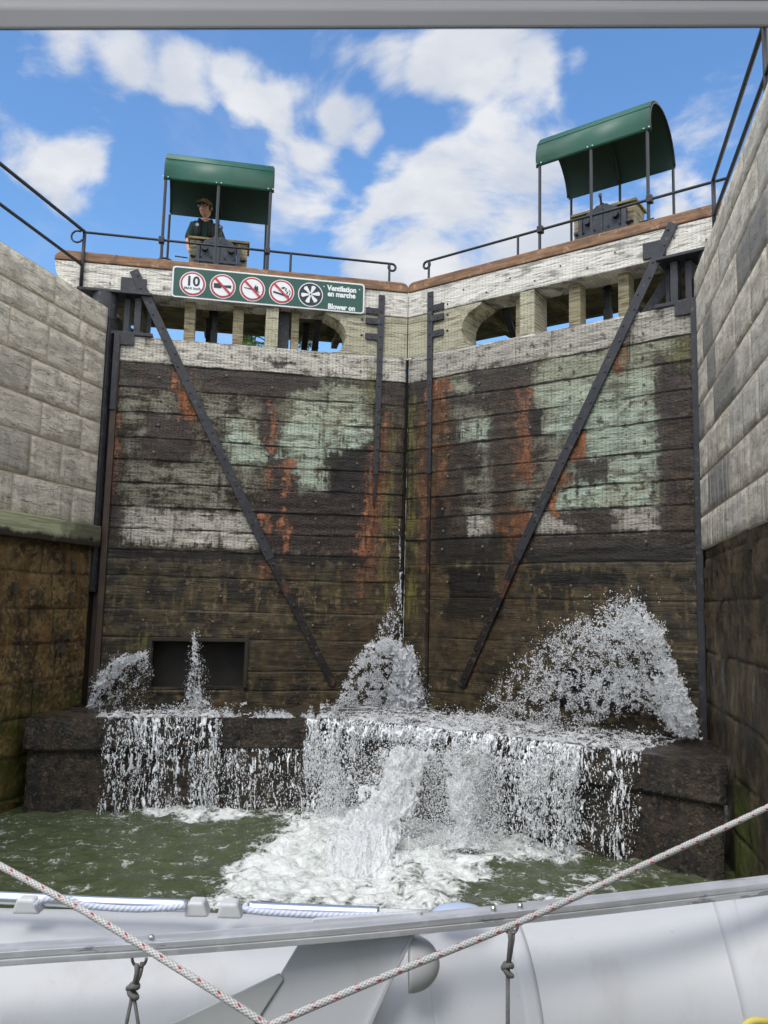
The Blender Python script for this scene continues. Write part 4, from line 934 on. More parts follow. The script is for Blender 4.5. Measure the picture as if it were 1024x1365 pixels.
# ================================================================== PERSON behind the left gear box
def skin(name, pts, edges, radii, mat, parent, sub=2, root_i=0):
    me = bpy.data.meshes.new(name); org = np.array(wloc(parent)); me.from_pydata([tuple(np.array(p_)-org) for p_ in pts], edges, [])
    o = bpy.data.objects.new(name, me); COL.objects.link(o); o.parent = parent; me.materials.append(mat)
    sk = o.modifiers.new('skin', 'SKIN'); sk.use_smooth_shade = True
    for i, r in enumerate(radii):
        rv = me.skin_vertices[0].data[i]; rv.radius = (r, r) if not hasattr(r, '__len__') else r; rv.use_root = (i == root_i)
    s_ = o.modifiers.new('sub', 'SUBSURF'); s_.levels = sub; s_.render_levels = sub; return o
M_skin = mat_simple('skin', lin(196,146,120), .5, var=.08); M_shirt = mat_simple('dark green uniform shirt', lin(24,50,44), .85, var=.2)
M_trou = mat_simple('dark trousers', lin(30,34,38), .85); M_capc = mat_simple('khaki cap cloth', lin(128,104,76), .85, var=.15); M_hair = mat_simple('brown hair', lin(60,44,32), .8)
M_glass = mat_simple('dark sunglass lens', lin(16,14,16), .15); M_vest = mat_simple('black strap vest', lin(18,20,24), .7)
K = 1.03
pc = LL.W([(3.09, 1.02, 0)])[0]; deck = 4.41; rt = -LL.e; fw = -LL.n           # rt: his left-hand side towards the picture's right
def Q(x, f, z): return pc+rt*x*K+fw*f*K+np.array([0, 0, deck+z*K])
person = empty('person', Q(0, 0, 0), 'person in dark green uniform shirt, khaki cap and sunglasses behind the left gear box', 'person')
bp_ = [Q(0, 0, .95), Q(0, 0, 1.12), Q(0, .01, 1.30), Q(0, 0, 1.44), Q(0, .0, 1.52), Q(0, .01, 1.60),
       Q(.17, 0, 1.42), Q(.27, .02, 1.16), Q(.31, .14, .96), Q(.30, .24, .90), Q(-.17, 0, 1.42), Q(-.24, .04, 1.16), Q(-.20, .16, .96), Q(-.17, .24, .90),
       Q(.10, 0, .90), Q(.11, .01, .50), Q(.12, -.02, .09), Q(.13, .14, .04), Q(-.10, 0, .90), Q(-.11, .01, .50), Q(-.12, -.02, .09), Q(-.13, .14, .04)]
be_ = [(0,1),(1,2),(2,3),(3,4),(4,5),(3,6),(6,7),(7,8),(8,9),(3,10),(10,11),(11,12),(12,13),(0,14),(14,15),(15,16),(16,17),(0,18),(18,19),(19,20),(20,21)]
br_ = [.14,.14,.155,.12,.060,.058,.075,.052,.040,.032,.075,.052,.040,.032,.095,.065,.045,.04,.095,.065,.045,.04]
skin('body', bp_, be_, [r*K for r in br_], M_skin, person)
# shirt and trousers follow the same bones, a little larger
skin('shirt', [bp_[i] for i in (0,1,2,3,6,7,10,11)]+[Q(0, .0, 1.475)], [(0,1),(1,2),(2,3),(3,4),(4,5),(3,6),(6,7),(3,8)], [r*K for r in (.165,.165,.180,.140,.098,.082,.098,.082,.085)], M_shirt, person)
skin('trousers', [Q(0, 0, .93)]+[bp_[i] for i in (14,15,16,18,19,20)], [(0,1),(1,2),(2,3),(0,4),(4,5),(5,6)], [r*K for r in (.15,.11,.08,.06,.11,.08,.06)], M_trou, person)
# head: sculpted ellipsoid with nose, brow, chin and ears, turned to the picture's left
HK = K*1.15; hc = Q(-.01, .03, 1.71); yaw = R_(-28)
hf = fw*math.cos(yaw)+rt*math.sin(yaw); hr = rt*math.cos(yaw)-fw*math.sin(yaw)
def Hd(x, f, z): return hc+hr*x*HK+hf*f*HK+np.array([0, 0, z*HK])
nu, nv = 36, 28; V = []
for i in range(nv+1):
    ph = math.pi*i/nv
    for j in range(nu):
        t_ = 2*math.pi*j/nu; x = math.sin(t_)*math.sin(ph); f = math.cos(t_)*math.sin(ph); z = math.cos(ph)
        w = .076*(1-.22*max(0, -z)**1.5); X_ = x*w; Fv = f*(.098 if f > 0 else .094); Z_ = z*.118
        if f > 0:
            Fv += .026*math.exp(-((x/.16)**2+((z+.12)/.20)**2))          # nose
            Fv += .008*math.exp(-((x/.5)**2+((z-.22)/.12)**2))-.008*math.exp(-(((abs(x)-.36)/.2)**2+((z-.05)/.12)**2))
            Fv += .008*math.exp(-((x/.3)**2+((z+.48)/.08)**2))+.010*math.exp(-((x/.3)**2+((z+.8)/.16)**2))
        V.append(Hd(X_, Fv, Z_))
Fc = [(i*nu+j, i*nu+(j+1) % nu, (i+1)*nu+(j+1) % nu, (i+1)*nu+j) for i in range(nv) for j in range(nu)]
link('head', V, Fc, M_skin, person, smooth=True)
for s_ in (-1, 1):
    b = MB(); b.tube([Hd(s_*.070, -.005, -.028), Hd(s_*.080, -.012, -.015), Hd(s_*.084, -.016, .005), Hd(s_*.080, -.012, .022), Hd(s_*.072, -.006, .028)], [.006*K, .012*K, .014*K, .012*K, .006*K], 8); b.build('ear', M_skin, person, smooth=True)
def dome(rx, rf, rz, z0, cut, fo=0, n=12, mth=28):
    V = []; 
    for i in range(n+1):
        ph = cut*i/n
        for j in range(mth):
            t_ = 2*math.pi*j/mth; V.append(Hd(math.sin(t_)*math.sin(ph)*rx, fo+math.cos(t_)*math.sin(ph)*rf, z0+math.cos(ph)*rz))
    return V, [(i*mth+j, i*mth+(j+1) % mth, (i+1)*mth+(j+1) % mth, (i+1)*mth+j) for i in range(n) for j in range(mth)]
V, Fc = dome(.081, .104, .122, .0, R_(108), -.008); Fc = [f for f in Fc if True]
keep = []
for f in Fc:
    q = np.mean([np.array(V[i]) for i in f], 0)-hc
    if q@hf < .045*HK or q[2] > .07*HK: keep.append(f)
link('hair', V, keep, M_hair, person, smooth=True)
V, Fc = dome(.088, .112, .088, .048, R_(92), -.004); link('cap', V, Fc, M_capc, person, smooth=True)
b = MB(); P = []
for j in range(13):
    t_ = R_(-75+150*j/12); P.append((math.sin(t_)*.086, math.cos(t_)*.108)); 
V = [Hd(x, f, .050) for x, f in P]+[Hd(x*.92, f+.075*math.cos(R_(-75+150*j/12)), .040-.012*abs(x)/.08) for j, (x, f) in enumerate(P)]
V += [v-np.array([0, 0, .006]) for v in V[:26]]
Fc = [(i, i+1, 13+i+1, 13+i) for i in range(12)]+[(26+i, 26+13+i, 26+14+i, 27+i) for i in range(12)]+[(13+i, 14+i, 40+i, 39+i) for i in range(12)]
link('cap_brim', V, Fc, M_capc, person, smooth=True)
for s_ in (-1, 1):
    b = MB(); b.tube([Hd(s_*.035, .098, .005), Hd(s_*.033, .108, .004)], .029*K, 12); b.build('sunglass_lens', M_glass, person)
b = MB(); b.tube([Hd(-.072, .0, .012), Hd(-.064, .070, .012), Hd(-.03, .106, .012), Hd(.03, .106, .012), Hd(.064, .070, .012), Hd(.072, .0, .012)], .005, 6); b.build('sunglass_frame', M_glass, person)
b = MB(); b.tube([Hd(-.022, .100, -.064), Hd(0, .108, -.062), Hd(.022, .100, -.064)], [.003, .006, .003], 6); b.build('lips', mat_simple('lips', lin(140,84,72), .5), person, smooth=True)
for s_ in (-1, 1):
    b = MB(); b.tube([Q(s_*.075, -.05, 1.52), Q(s_*.085, .08, 1.50), Q(s_*.09, .165, 1.40), Q(s_*.085, .18, 1.20)], [.030, .034, .038, .040], 8); b.build('vest_strap', M_vest, person, smooth=True)
b = MB(); b.tube([Q(-.11, .19, 1.36), Q(-.11, .22, 1.36)], .026, 12); b.build('badge', M_alubolt, person)
b = MB(); b.tube([Q(0, -.05, 1.50), Q(.055, .0, 1.515), Q(.06, .06, 1.49), Q(.0, .10, 1.45), Q(-.06, .06, 1.49), Q(-.055, .0, 1.515), Q(0, -.05, 1.50)], .022, 8); b.build('collar', M_shirt, person, smooth=True)
for s_, w in ((1, 9), (-1, 13)):
    wr = bp_[w]; tip = wr+fw*.10*K
    for k, dx in enumerate((-.03, -.01, .01, .03)):
        ln = (.075, .085, .08, .065)[k]; b = MB()
        b.tube([wr+fw*.03+rt*dx, wr+fw*(.05+ln*.5)+rt*dx*1.1+np.array([0, 0, -.004]), wr+fw*(.05+ln*.85)+rt*dx*1.1+np.array([0, 0, -.03])], [.011, .010, .008], 6); b.build('finger', M_skin, person, smooth=True)
    b = MB(); b.tube([wr-s_*rt*.02, wr-s_*rt*.05+fw*.03, wr-s_*rt*.06+fw*.06], [.013, .011, .009], 6); b.build('thumb', M_skin, person, smooth=True)
    b = MB(); b.tube([wr-fw*.01, wr+fw*.03, wr+fw*.07], [.03, .036, .034], 8); b.build('palm', M_skin, person, smooth=True)

# ================================================================== TREE beyond the gates
def tree(u, v_top, dist, rad, hgt, label, seed):
    rng = np.random.default_rng(seed); top = aty(u, v_top, dist); x, y, zt = top; z0 = COPE-.06
    root = empty('tree', (x, y, z0), label, 'tree')
    b = MB(); b.tube([(x, y, z0), (x+.1, y, (z0+zt)/2), (x, y, zt-.3)], [.20, .13, .03], 8)
    m_ = mat_simple('bark', lin(70,58,46), .9)
    b.build('trunk', m_, root, smooth=True)
    b = MB()
    cl = []
    for k in range(46):
        f = rng.random()**.8; h = z0+1.6+(zt-z0-1.7)*f; rr = rad*(1-f)**.6*(.55+.6*rng.random()); th = rng.random()*6.28
        c = np.array([x+rr*math.cos(th), y+rr*math.sin(th), h]); cl.append((c, .28+.38*(1-f))); b.tube([(x, y, h-.3), tuple(c)], [.04, .012], 5)
    cl.append((np.array([x, y, zt-.2]), .28)); b.build('limb', m_, root)
    n = 9000; ids = rng.integers(0, len(cl), n); cen = np.array([cl[i][0] for i in ids]); cr = np.array([cl[i][1] for i in ids])
    d = rng.normal(size=(n, 3)); d /= np.linalg.norm(d, axis=1)[:, None]; P = cen+d*(cr*rng.random(n)**.4)[:, None]*np.array([1, 1, .7])
    a = rng.normal(size=(n, 3)); a /= np.linalg.norm(a, axis=1)[:, None]; bb = np.cross(a, rng.normal(size=(n, 3))); bb /= np.linalg.norm(bb, axis=1)[:, None]
    s_ = .05+.05*rng.random(n)[:, None]; V = np.stack([P-a*s_, P+bb*s_*.5, P+a*s_, P-bb*s_*.5], 1).reshape(-1, 3)
    link('crown', V, np.arange(n*4).reshape(n, 4), M_leaf, root)
m, N, p = material('leaf'); n = N.noise(loc(N), 2, 3); setp(N, p, N.mix(n, (.045, .085, .02, 1), (.10, .15, .04, 1)), .6); M_leaf = m
tree(370, 392, 30, 2.9, 0, 'green leafy tree seen through the slots under the left gate beam', 3)

# ================================================================== FALLING WATER AND SPRAY
def mat_spray(name, col, tr=.35):
    m, N, p = material(name); setp(N, p, col, .35, spec=.5)
    t = N.new('ShaderNodeBsdfTranslucent'); t.inputs[0].default_value = col; mx_ = N.new('ShaderNodeMixShader'); mx_.inputs[0].default_value = tr
    m.node_tree.links.new(p.outputs[0], mx_.inputs[1]); m.node_tree.links.new(t.outputs[0], mx_.inputs[2]); m.node_tree.links.new(mx_.outputs[0], N.out.inputs[0]); return m
M_spray = mat_spray('white spray', (.96, .97, .98, 1), .5)
M_froth = mat_spray('white froth', (.94, .95, .95, 1), .35)
m, N, p = material('thin streaming water'); n = N.noise(N.vmul(loc(N), (26, 26, 12)), 1, 5, .7)
setp(N, p, N.mix(N.ss(n, .25, .62), (.50, .52, .53, 1), (.95, .96, .97, 1)), .3, spec=.5); M_stream = m
def mat_strand():
    m, N, p = material('streaming water'); n = N.noise(N.vmul(loc(N), (30, 30, 8)), 1, 4)
    setp(N, p, N.mix(N.ss(n, .35, .6), (.35, .37, .38, 1), (.85, .87, .9, 1)), .15, spec=.6); return m
M_strand = mat_strand()
OCT = np.array([[1,0,0],[-1,0,0],[0,1,0],[0,-1,0],[0,0,1],[0,0,-1]], float); OCF = np.array([[0,2,4],[2,1,4],[1,3,4],[3,0,4],[2,0,5],[1,2,5],[3,1,5],[0,3,5]])
def droplets(P, r, dirs=None, stretch=1.0):
    n = len(P); V = OCT[None]*r[:, None, None]*RNG.uniform(.7, 1.3, (n, 6, 1))
    if dirs is not None:
        dd = dirs/(np.linalg.norm(dirs, axis=1)[:, None]+1e-9); proj = np.einsum('nij,nj->ni', V, dd); V = V+proj[..., None]*dd[:, None, :]*(np.broadcast_to(stretch, (n,))-1)[:, None, None]
    V = V+P[:, None]; Fc = OCF[None]+np.arange(n)[:, None, None]*6
    return V.reshape(-1, 3), Fc.reshape(-1, 3)
def stuff(name, parts, mat, label, smooth=True):
    V = []; Fq = []; b = 0; Fcs = []
    for v, f in parts:
        if len(f) == 0: continue
        f = np.asarray(f)
        if f.shape[1] == 4: f = np.concatenate([f[:, :3], f[:, [0, 2, 3]]])
        V.append(v); Fcs.append(f+b); b += len(v)
    V = np.concatenate(V); Fc = np.concatenate(Fcs); org = V.mean(0)
    o = link(name, V, Fc, mat, smooth=smooth, origin=org); tag(o, label, 'spray', None, 'stuff'); return o
def sample_poly(poly, n):
    poly = np.array(poly, float); lo, hi = poly.min(0), poly.max(0); out = []
    while sum(len(o) for o in out) < n:
        q = RNG.uniform(lo, hi, (n*2, 2)); out.append(q[sdf_poly(q, poly) > 0])
    return np.concatenate(out)[:n]
def leafpts(fr, uv, t):
    """points seen at these places of the gate, standing t in front of (-) it"""
    d = np.stack([ray(u, v) for u, v in uv]); O_ = fr.O[None]+fr.n[None]*t[:, None]; k = np.einsum('ni,i->n', O_, fr.n)/(d@fr.n); return d*k[:, None]
def strands(paths, radii, k=5):
    """paths (n, m, 3), radii (n, m) -> open tubes"""
    n, m_, _ = paths.shape; d = np.gradient(paths, axis=1); d /= np.linalg.norm(d, axis=2)[..., None]+1e-9
    ref = np.broadcast_to(np.array([.3, .95, .05]), d.shape); a = np.cross(d, ref); a /= np.linalg.norm(a, axis=2)[..., None]+1e-9; b = np.cross(d, a)
    th = np.arange(k)*2*math.pi/k
    V = paths[:, :, None, :]+radii[:, :, None, None]*(np.cos(th)[None, None, :, None]*a[:, :, None, :]+np.sin(th)[None, None, :, None]*b[:, :, None, :])
    base = np.arange(n)[:, None, None]*m_*k+np.arange(m_-1)[None, :, None]*k
    j = np.arange(k)[None, None, :]; j2 = (j+1) % k
    Fc = np.stack([base+j, base+j2, base+k+j2, base+k+j], -1)
    ok = (radii[:, :-1] > .0012) | (radii[:, 1:] > .0012)
    return V.reshape(-1, 3), Fc[ok].reshape(-1, 4)

# -- torn skins of water: a grid kept only where a filamentary noise says there is water
def lace(G, cov, p, q, seed, amp, dirv, k_cov=1.35, web_k=2.6):
    n1 = fbm(p, q, seed, 4); web = np.abs(fbm(p*1.4+5, q*1.4+3, seed+3, 3)-.5); fine = fbm(p*3.3, q*3.0, seed+6, 3)
    score = (n1-.5)*2.0+(fine-.5)*1.3+(.075-web)*web_k+(cov-.5)*k_cov
    k = score > 0
    G = G+(((n1-.5)*2*amp+(fine-.5)*amp)[..., None])*np.array(dirv)
    f = grid_faces(G.shape[0], G.shape[1], k[:-1, :-1] & (k[1:, 1:] | k[1:, :-1]))
    return G.reshape(-1, 3), f
def compact(V, f):
    used = np.unique(f); m_ = np.zeros(len(V), int); m_[used] = np.arange(len(used)); return V[used], m_[f]
def px_lace(poly, fr, t, covf, step, sx_, sy_, seed, amp, rot=0.0, edge=10):
    poly = np.array(poly, float); lo, hi = poly.min(0)-8, poly.max(0)+8
    U, Vv = np.meshgrid(np.arange(lo[0], hi[0], step), np.arange(lo[1], hi[1], step), indexing='ij')
    uv = np.stack([U.ravel(), Vv.ravel()], 1); sd_ = sdf_poly(uv, poly).reshape(U.shape)
    wx = (fbm(U/14, Vv/14, seed+20, 2)-.5)*10; wy = (fbm(U/14, Vv/14, seed+30, 2)-.5)*10
    cov = covf(U, Vv)*np.clip(sd_/edge+.35, 0, 1)+np.minimum(sd_, 0)/edge*.6
    c_, s_ = math.cos(rot), math.sin(rot); X_ = (U+wx)*c_+(Vv+wy)*s_; Y_ = -(U+wx)*s_+(Vv+wy)*c_
    G = leafpts(fr, uv, np.full(len(uv), t)).reshape(U.shape+(3,))
    V, f = lace(G, cov, X_/sx_, Y_/sy_, seed, amp, fr.n); 
    return compact(V, f) if len(f) else (V[:1], f)
def drops_field(poly, fr, t0, t1, n, covf, sc, seed, rmin, rmax, power=3, st=(1, 2.2), edge=8, dirm=(0, 0, 1)):
    uv = sample_poly(poly, n); x, y = uv[:, 0], uv[:, 1]; nn = fbm(x/sc, y/sc, seed, 3)
    pr = covf(x, y)*np.clip((nn-.42)*6+.3, .04, 1)*np.clip(sdf_poly(uv, poly)/edge, .08, 1)
    uv = uv[RNG.random(n) < pr]; m_ = len(uv); P = leafpts(fr, uv, RNG.uniform(t0, t1, m_))
    d = np.array(dirm)[None]+RNG.normal(0, .5, (m_, 3)); return droplets(P, rmin+(rmax-rmin)*RNG.random(m_)**power, d, RNG.uniform(st[0], st[1], m_))

# -- the big fan of spray on the right
fan = [(630,966),(640,935),(662,905),(700,868),(735,842),(768,820),(795,812),(820,792),(848,792),(866,815),(886,834),(895,868),(910,905),(926,945),(934,985),(905,986),(884,972),(868,952),(820,946),(800,968),(720,970)]
ridge = np.array([(640,964),(690,930),(740,885),(790,848),(830,832),(868,826),(884,845),(897,885),(914,930),(930,982)], float)
def dist_line(x, y, pts):
    P = np.stack([np.ravel(x), np.ravel(y)], 1); d = np.full(len(P), 1e9)
    for a, b in zip(pts[:-1], pts[1:]):
        ab = b-a; tt = np.clip(((P-a)@ab)/(ab@ab), 0, 1); d = np.minimum(d, np.hypot(*(P-a-tt[:, None]*ab).T))
    return d.reshape(np.shape(x))
def fancov(x, y):
    rt_ = np.clip((x-640)/250, 0, 1); d = dist_line(x, y, ridge)
    c = .10+.26*rt_+.30*np.exp(-(d/20)**2)*rt_**1.5+.85*np.exp(-((x-908)/24)**2-((y-938)/48)**2)+.22*np.exp(-((x-800)/70)**2-((y-915)/32)**2)
    c += .34*np.exp(-((x-866)/26)**2-((y-845)/24)**2)-.35*np.exp(-(((x-842)/38)**2+((y-960)/13)**2))-.16*np.exp(-(((x-850)/22)**2+((y-880)/14)**2))
    return np.clip(c, 0, 1.3)
parts = []
for i, t in enumerate((-.15, -.32, -.5, -.7)):
    parts.append(px_lace(fan, LR, t, lambda x, y: fancov(x, y)*(.92-.06*i)-.05, 1.0, 4.2, 7.5, 3+i*11, .09, rot=-.75+.3*i, edge=14))
parts.append(drops_field([(600,975)]+fan[:-3]+[(760,975)], LR, -.95, -.05, 170000, lambda x, y: np.clip(.16+.5*fancov(x, y), 0, 1), 8, 5, .0018, .0070, 3, (1, 2.4), 14, (-.6, 0, .5)))
parts.append(drops_field([(630,950),(690,850),(780,790),(830,770),(880,790),(905,860),(800,880),(700,930)], LR, -.9, -.05, 2500, lambda x, y: .35+0*x, 9, 8, .003, .009, 3))
stuff('water_spray', parts, M_spray, 'tall fan of white spray bursting against the right gate beside the right wall')

# -- centre: leak down the mitre, spray dome and the bright column
dome_ = [(444,948),(450,920),(468,885),(488,858),(505,848),(522,846),(536,856),(536,880),(522,915),(506,948)]
parts = []
for i, t in enumerate((-.15, -.35)):
    parts.append(px_lace(dome_, LL, t, lambda x, y: .24+.36*np.exp(-((y-862)/14)**2), .9, 3.6, 4.6, 40+i*7, .12, rot=.5))
parts.append(drops_field(dome_, LL, -.6, -.05, 38000, lambda x, y: .42+.4*np.exp(-((y-862)/20)**2), 6, 3, .0022, .0085, 2.6))
leak = [(498,852),(505,830),(514,805),(527,778),(532,750),(537,752),(538,850)]
parts.append(px_lace(leak, LL, -.08, lambda x, y: .34+0*x, .7, 2.2, 6, 61, .04, rot=.25, edge=5))
parts.append(drops_field(leak, LL, -.2, -.02, 2600, lambda x, y: .5+0*x, 5, 4, .002, .006, 3))
parts.append(px_lace([(531,690),(534,690),(536,780),(538,865),(531,865),(532,780)], LL, -.06, lambda x, y: .62+0*x, .6, 1.6, 9, 63, .03, edge=2))
colm = [(508,948),(520,908),(526,876),(534,864),(542,860),(550,858),(557,874),(559,896),(566,915),(574,948)]
for i, t in enumerate((-.12, -.28, -.42)):
    parts.append(px_lace(colm, LL, t, lambda x, y: .98-.14*i+.0*x, .8, 3.6, 8.5, 70+i*9, .14, edge=6))
parts.append(drops_field([(505,948),(518,880),(545,850),(566,880),(585,948)], LL, -.6, -.05, 7000, lambda x, y: .45+0*x, 6, 9, .0025, .008, 3))
parts.append(px_lace([(556,872),(566,885),(573,898),(568,915),(576,925),(566,942),(560,915)], LL, -.3, lambda x, y: .42+0*x, .7, 3, 4, 91, .1, edge=4))
stuff('water_spray', parts, M_spray, 'white column and dome of spray where the two gates meet')

# -- left: arcing splash and a thin upright jet
arcp_ = [(112,948),(118,922),(130,896),(150,878),(176,868),(200,866),(204,880),(196,905),(170,925),(156,948)]
parts = []
al = np.array([(120,944),(130,915),(145,893),(165,880),(190,873)], float)
for i, t in enumerate((-.12, -.30, -.45)):
    parts.append(px_lace(arcp_, LL, t, lambda x, y: .30+.42*np.exp(-(dist_line(x, y, al)/9)**2)-.05*i, .8, 3.2, 8, 110+i*7, .14, rot=.55, edge=7))
parts.append(drops_field([(112,948),(118,900),(150,868),(205,862),(208,900),(190,946)], LL, -.6, -.03, 7000, lambda x, y: .32+.3*np.exp(-(dist_line(x, y, al)/12)**2), 6, 12, .0022, .007, 3))
stuff('water_spray', parts, M_spray, 'small arc of white splash in front of the left edge of the left gate')
parts = []
jet = [(246,944),(250,905),(253,868),(256,842),(262,842),(266,880),(270,915),(278,944)]
for i, t in enumerate((-.1, -.22)): parts.append(px_lace(jet, LL, t, lambda x, y: .52+0*x, .7, 2.6, 8, 130+i*5, .07, edge=4))
parts.append(drops_field([(240,944),(246,880),(252,835),(268,835),(276,880),(290,944)], LL, -.4, -.03, 3800, lambda x, y: .42+0*x, 5, 14, .0022, .007, 3))
parts.append(px_lace([(205,944),(215,935),(240,940),(262,928),(290,940),(330,936),(328,944)], LL, -.3, lambda x, y: .45+0*x, .8, 5, 3, 141, .12, edge=4))
stuff('water_spray', parts, M_spray, 'thin upright jet of water in front of the dark sluice opening')

# -- water running over the sill edge
def lip_u():
    pr_ = []
    for q in pp_:
        c_ = M.T@np.array([q[0], q[1], SILL]); pr_.append(512+F*c_[0]/-c_[2])
    return np.array(pr_)
LU = lip_u()
def fall(u0, u1, zend, label, covf, layers=3, outv=.25, z0=SILL, sx_=2.7, sz_=.115, nd=6000, seed=0, rmax=.008, web=4.5):
    parts = []; us = np.arange(u0-4, u1+4, .9); zs = np.linspace(z0+.012, zend-.02, int((z0-zend)/.0105)); U, Z = np.meshgrid(us, zs, indexing='ij')
    ii0 = np.interp(U, LU, np.arange(len(pp_))); f_ = (z0-Z)/(z0-zend)
    for i in range(layers):
        wob = (fbm(U/22, Z*1.6+i, seed+i*3, 2)-.5)*16+(fbm(U/6, Z*5, seed+i*3+1, 2)-.5)*5
        ov = outv*(i+.25)/layers*(.6+.8*fbm(U/12, Z*.6, seed+40+i, 2)); out = .015+ov*np.sqrt(np.clip(f_, 0, 1))
        G = sill_pt(ii0.ravel(), out.ravel(), Z.ravel()).reshape(U.shape+(3,))
        cov = covf(U, np.clip(f_, 0, 1))-.04*i; edge = np.clip(np.minimum(U-u0, u1-U)/10, -.5, 0)*.8
        big = (fbm(U/26, Z*1.1, seed+60+i, 2)-.5)*.55
        V, f = lace(G, cov+edge+big, (U+wob)/sx_, Z/sz_, seed+i*13, .05, (0, -1, 0), web_k=web)
        if len(f): parts.append(compact(V, f))
    m_ = nd*5; uu = RNG.uniform(u0-6, u1+6, m_); fz = RNG.random(m_); zq = z0-(z0-zend)*fz; nn = fbm(uu/7, zq*6, seed+9, 3)
    k = RNG.random(m_) < np.clip((nn-.42)*6+.2, .03, 1)*np.clip(covf(uu, fz)*1.1, .05, 1); uu, fz, zq = uu[k], fz[k], zq[k]
    P = sill_pt(np.interp(uu, LU, np.arange(len(pp_))), .02+RNG.uniform(-.1, 1.5, len(uu))*outv*np.sqrt(fz), zq)
    parts.append(droplets(P, .0022+(rmax-.0022)*RNG.random(len(uu))**3, np.tile([[0, 0, 1.]], (len(uu), 1)), RNG.uniform(1, 3.5, len(uu))))
    return stuff('falling_water', parts, M_stream, label)
fall(146, 292, WATER, 'thin streams of water running off the sill below the left gate', lambda u, f: .36-.06*f-.10*np.exp(-((u-248)/12)**2)*f, 3, .18, sx_=2.3, sz_=.24, seed=1, nd=3400, web=6)
fall(276, 424, WATER, 'short curtain of fine streams between the two left-hand splashes and the middle', lambda u, f: .26+.10*np.exp(-((u-330)/26)**2)-.03*f, 2, .06, z0=SILL-.36, sx_=2.0, sz_=.32, seed=5, nd=2400, web=6)
fall(412, 575, WATER, 'broad white curtain of water falling left of the white plume', lambda u, f: .47-.12*f-.50*np.clip((u-478)/22, 0, 1)*np.clip((f-.10)*7, 0, 1), 4, .5, sx_=2.9, seed=9, nd=14000)
fall(566, 772, WATER, 'wide broken curtain of water falling right of the white plume', lambda u, f: .50-.14*f-.46*np.clip((650-u)/16, 0, 1)*np.clip((f-.10)*7, 0, 1)-.30*np.exp(-((u-690)/10)**2)*f-.3*np.exp(-((u-742)/8)**2)*f, 4, .42, sx_=3.0, seed=15, nd=15000)
fall(762, 852, WATER, 'separate streams of water at the right end of the sill', lambda u, f: .14+.40*np.exp(-((u-829+5*f)/11)**2)+.30*np.exp(-((u-782)/6)**2)*(1-.3*f)+.25*np.exp(-(f/.12)**2), 2, .16, sx_=3.2, sz_=.26, seed=21, nd=1500)

# -- froth lying on the sill top (torn skins with gaps)
parts = []
for (u0, u1, dep, c0, seed) in ((128, 300, .5, .40, 1), (300, 432, .16, .26, 4), (428, 640, 1.3, .46, 2), (560, 856, 1.1, .50, 3)):
    us = np.arange(u0, u1, 1.0); ds = np.linspace(-.04, dep, 110); U, Dp = np.meshgrid(us, ds, indexing='ij'); ii = np.interp(U, LU, np.arange(len(pp_)))
    G = sill_pt(ii.ravel(), -Dp.ravel(), np.full(U.size, SILL+.016)).reshape(U.shape+(3,))
    cov = c0+.22*np.exp(-(Dp/.10)**2)-.15*np.clip(Dp/dep, 0, 1)+np.clip(np.minimum(U-u0, u1-U)/18, 0, 1)*.1-.1
    V, f = lace(G, cov, U/9, Dp*16, seed*17, .045, (0, 0, 1)); V[:, 2] = np.maximum(V[:, 2], SILL+.006); parts.append(compact(V, f))
    m_ = int((u1-u0)*26); uu = RNG.uniform(u0, u1, m_); dd = dep*RNG.random(m_)**1.6; nn = fbm(uu/9, dd*9, seed, 3); k = nn > .5; uu, dd, nn = uu[k], dd[k], nn[k]
    P = sill_pt(np.interp(uu, LU, np.arange(len(pp_))), -dd+.03, SILL+.01+(nn-.5)*.6*RNG.random(len(uu))); parts.append(droplets(P, .003+.007*RNG.random(len(uu))**2.5))
stuff('sill_froth', parts, M_spray, 'white froth lying along the top of the dark sill')

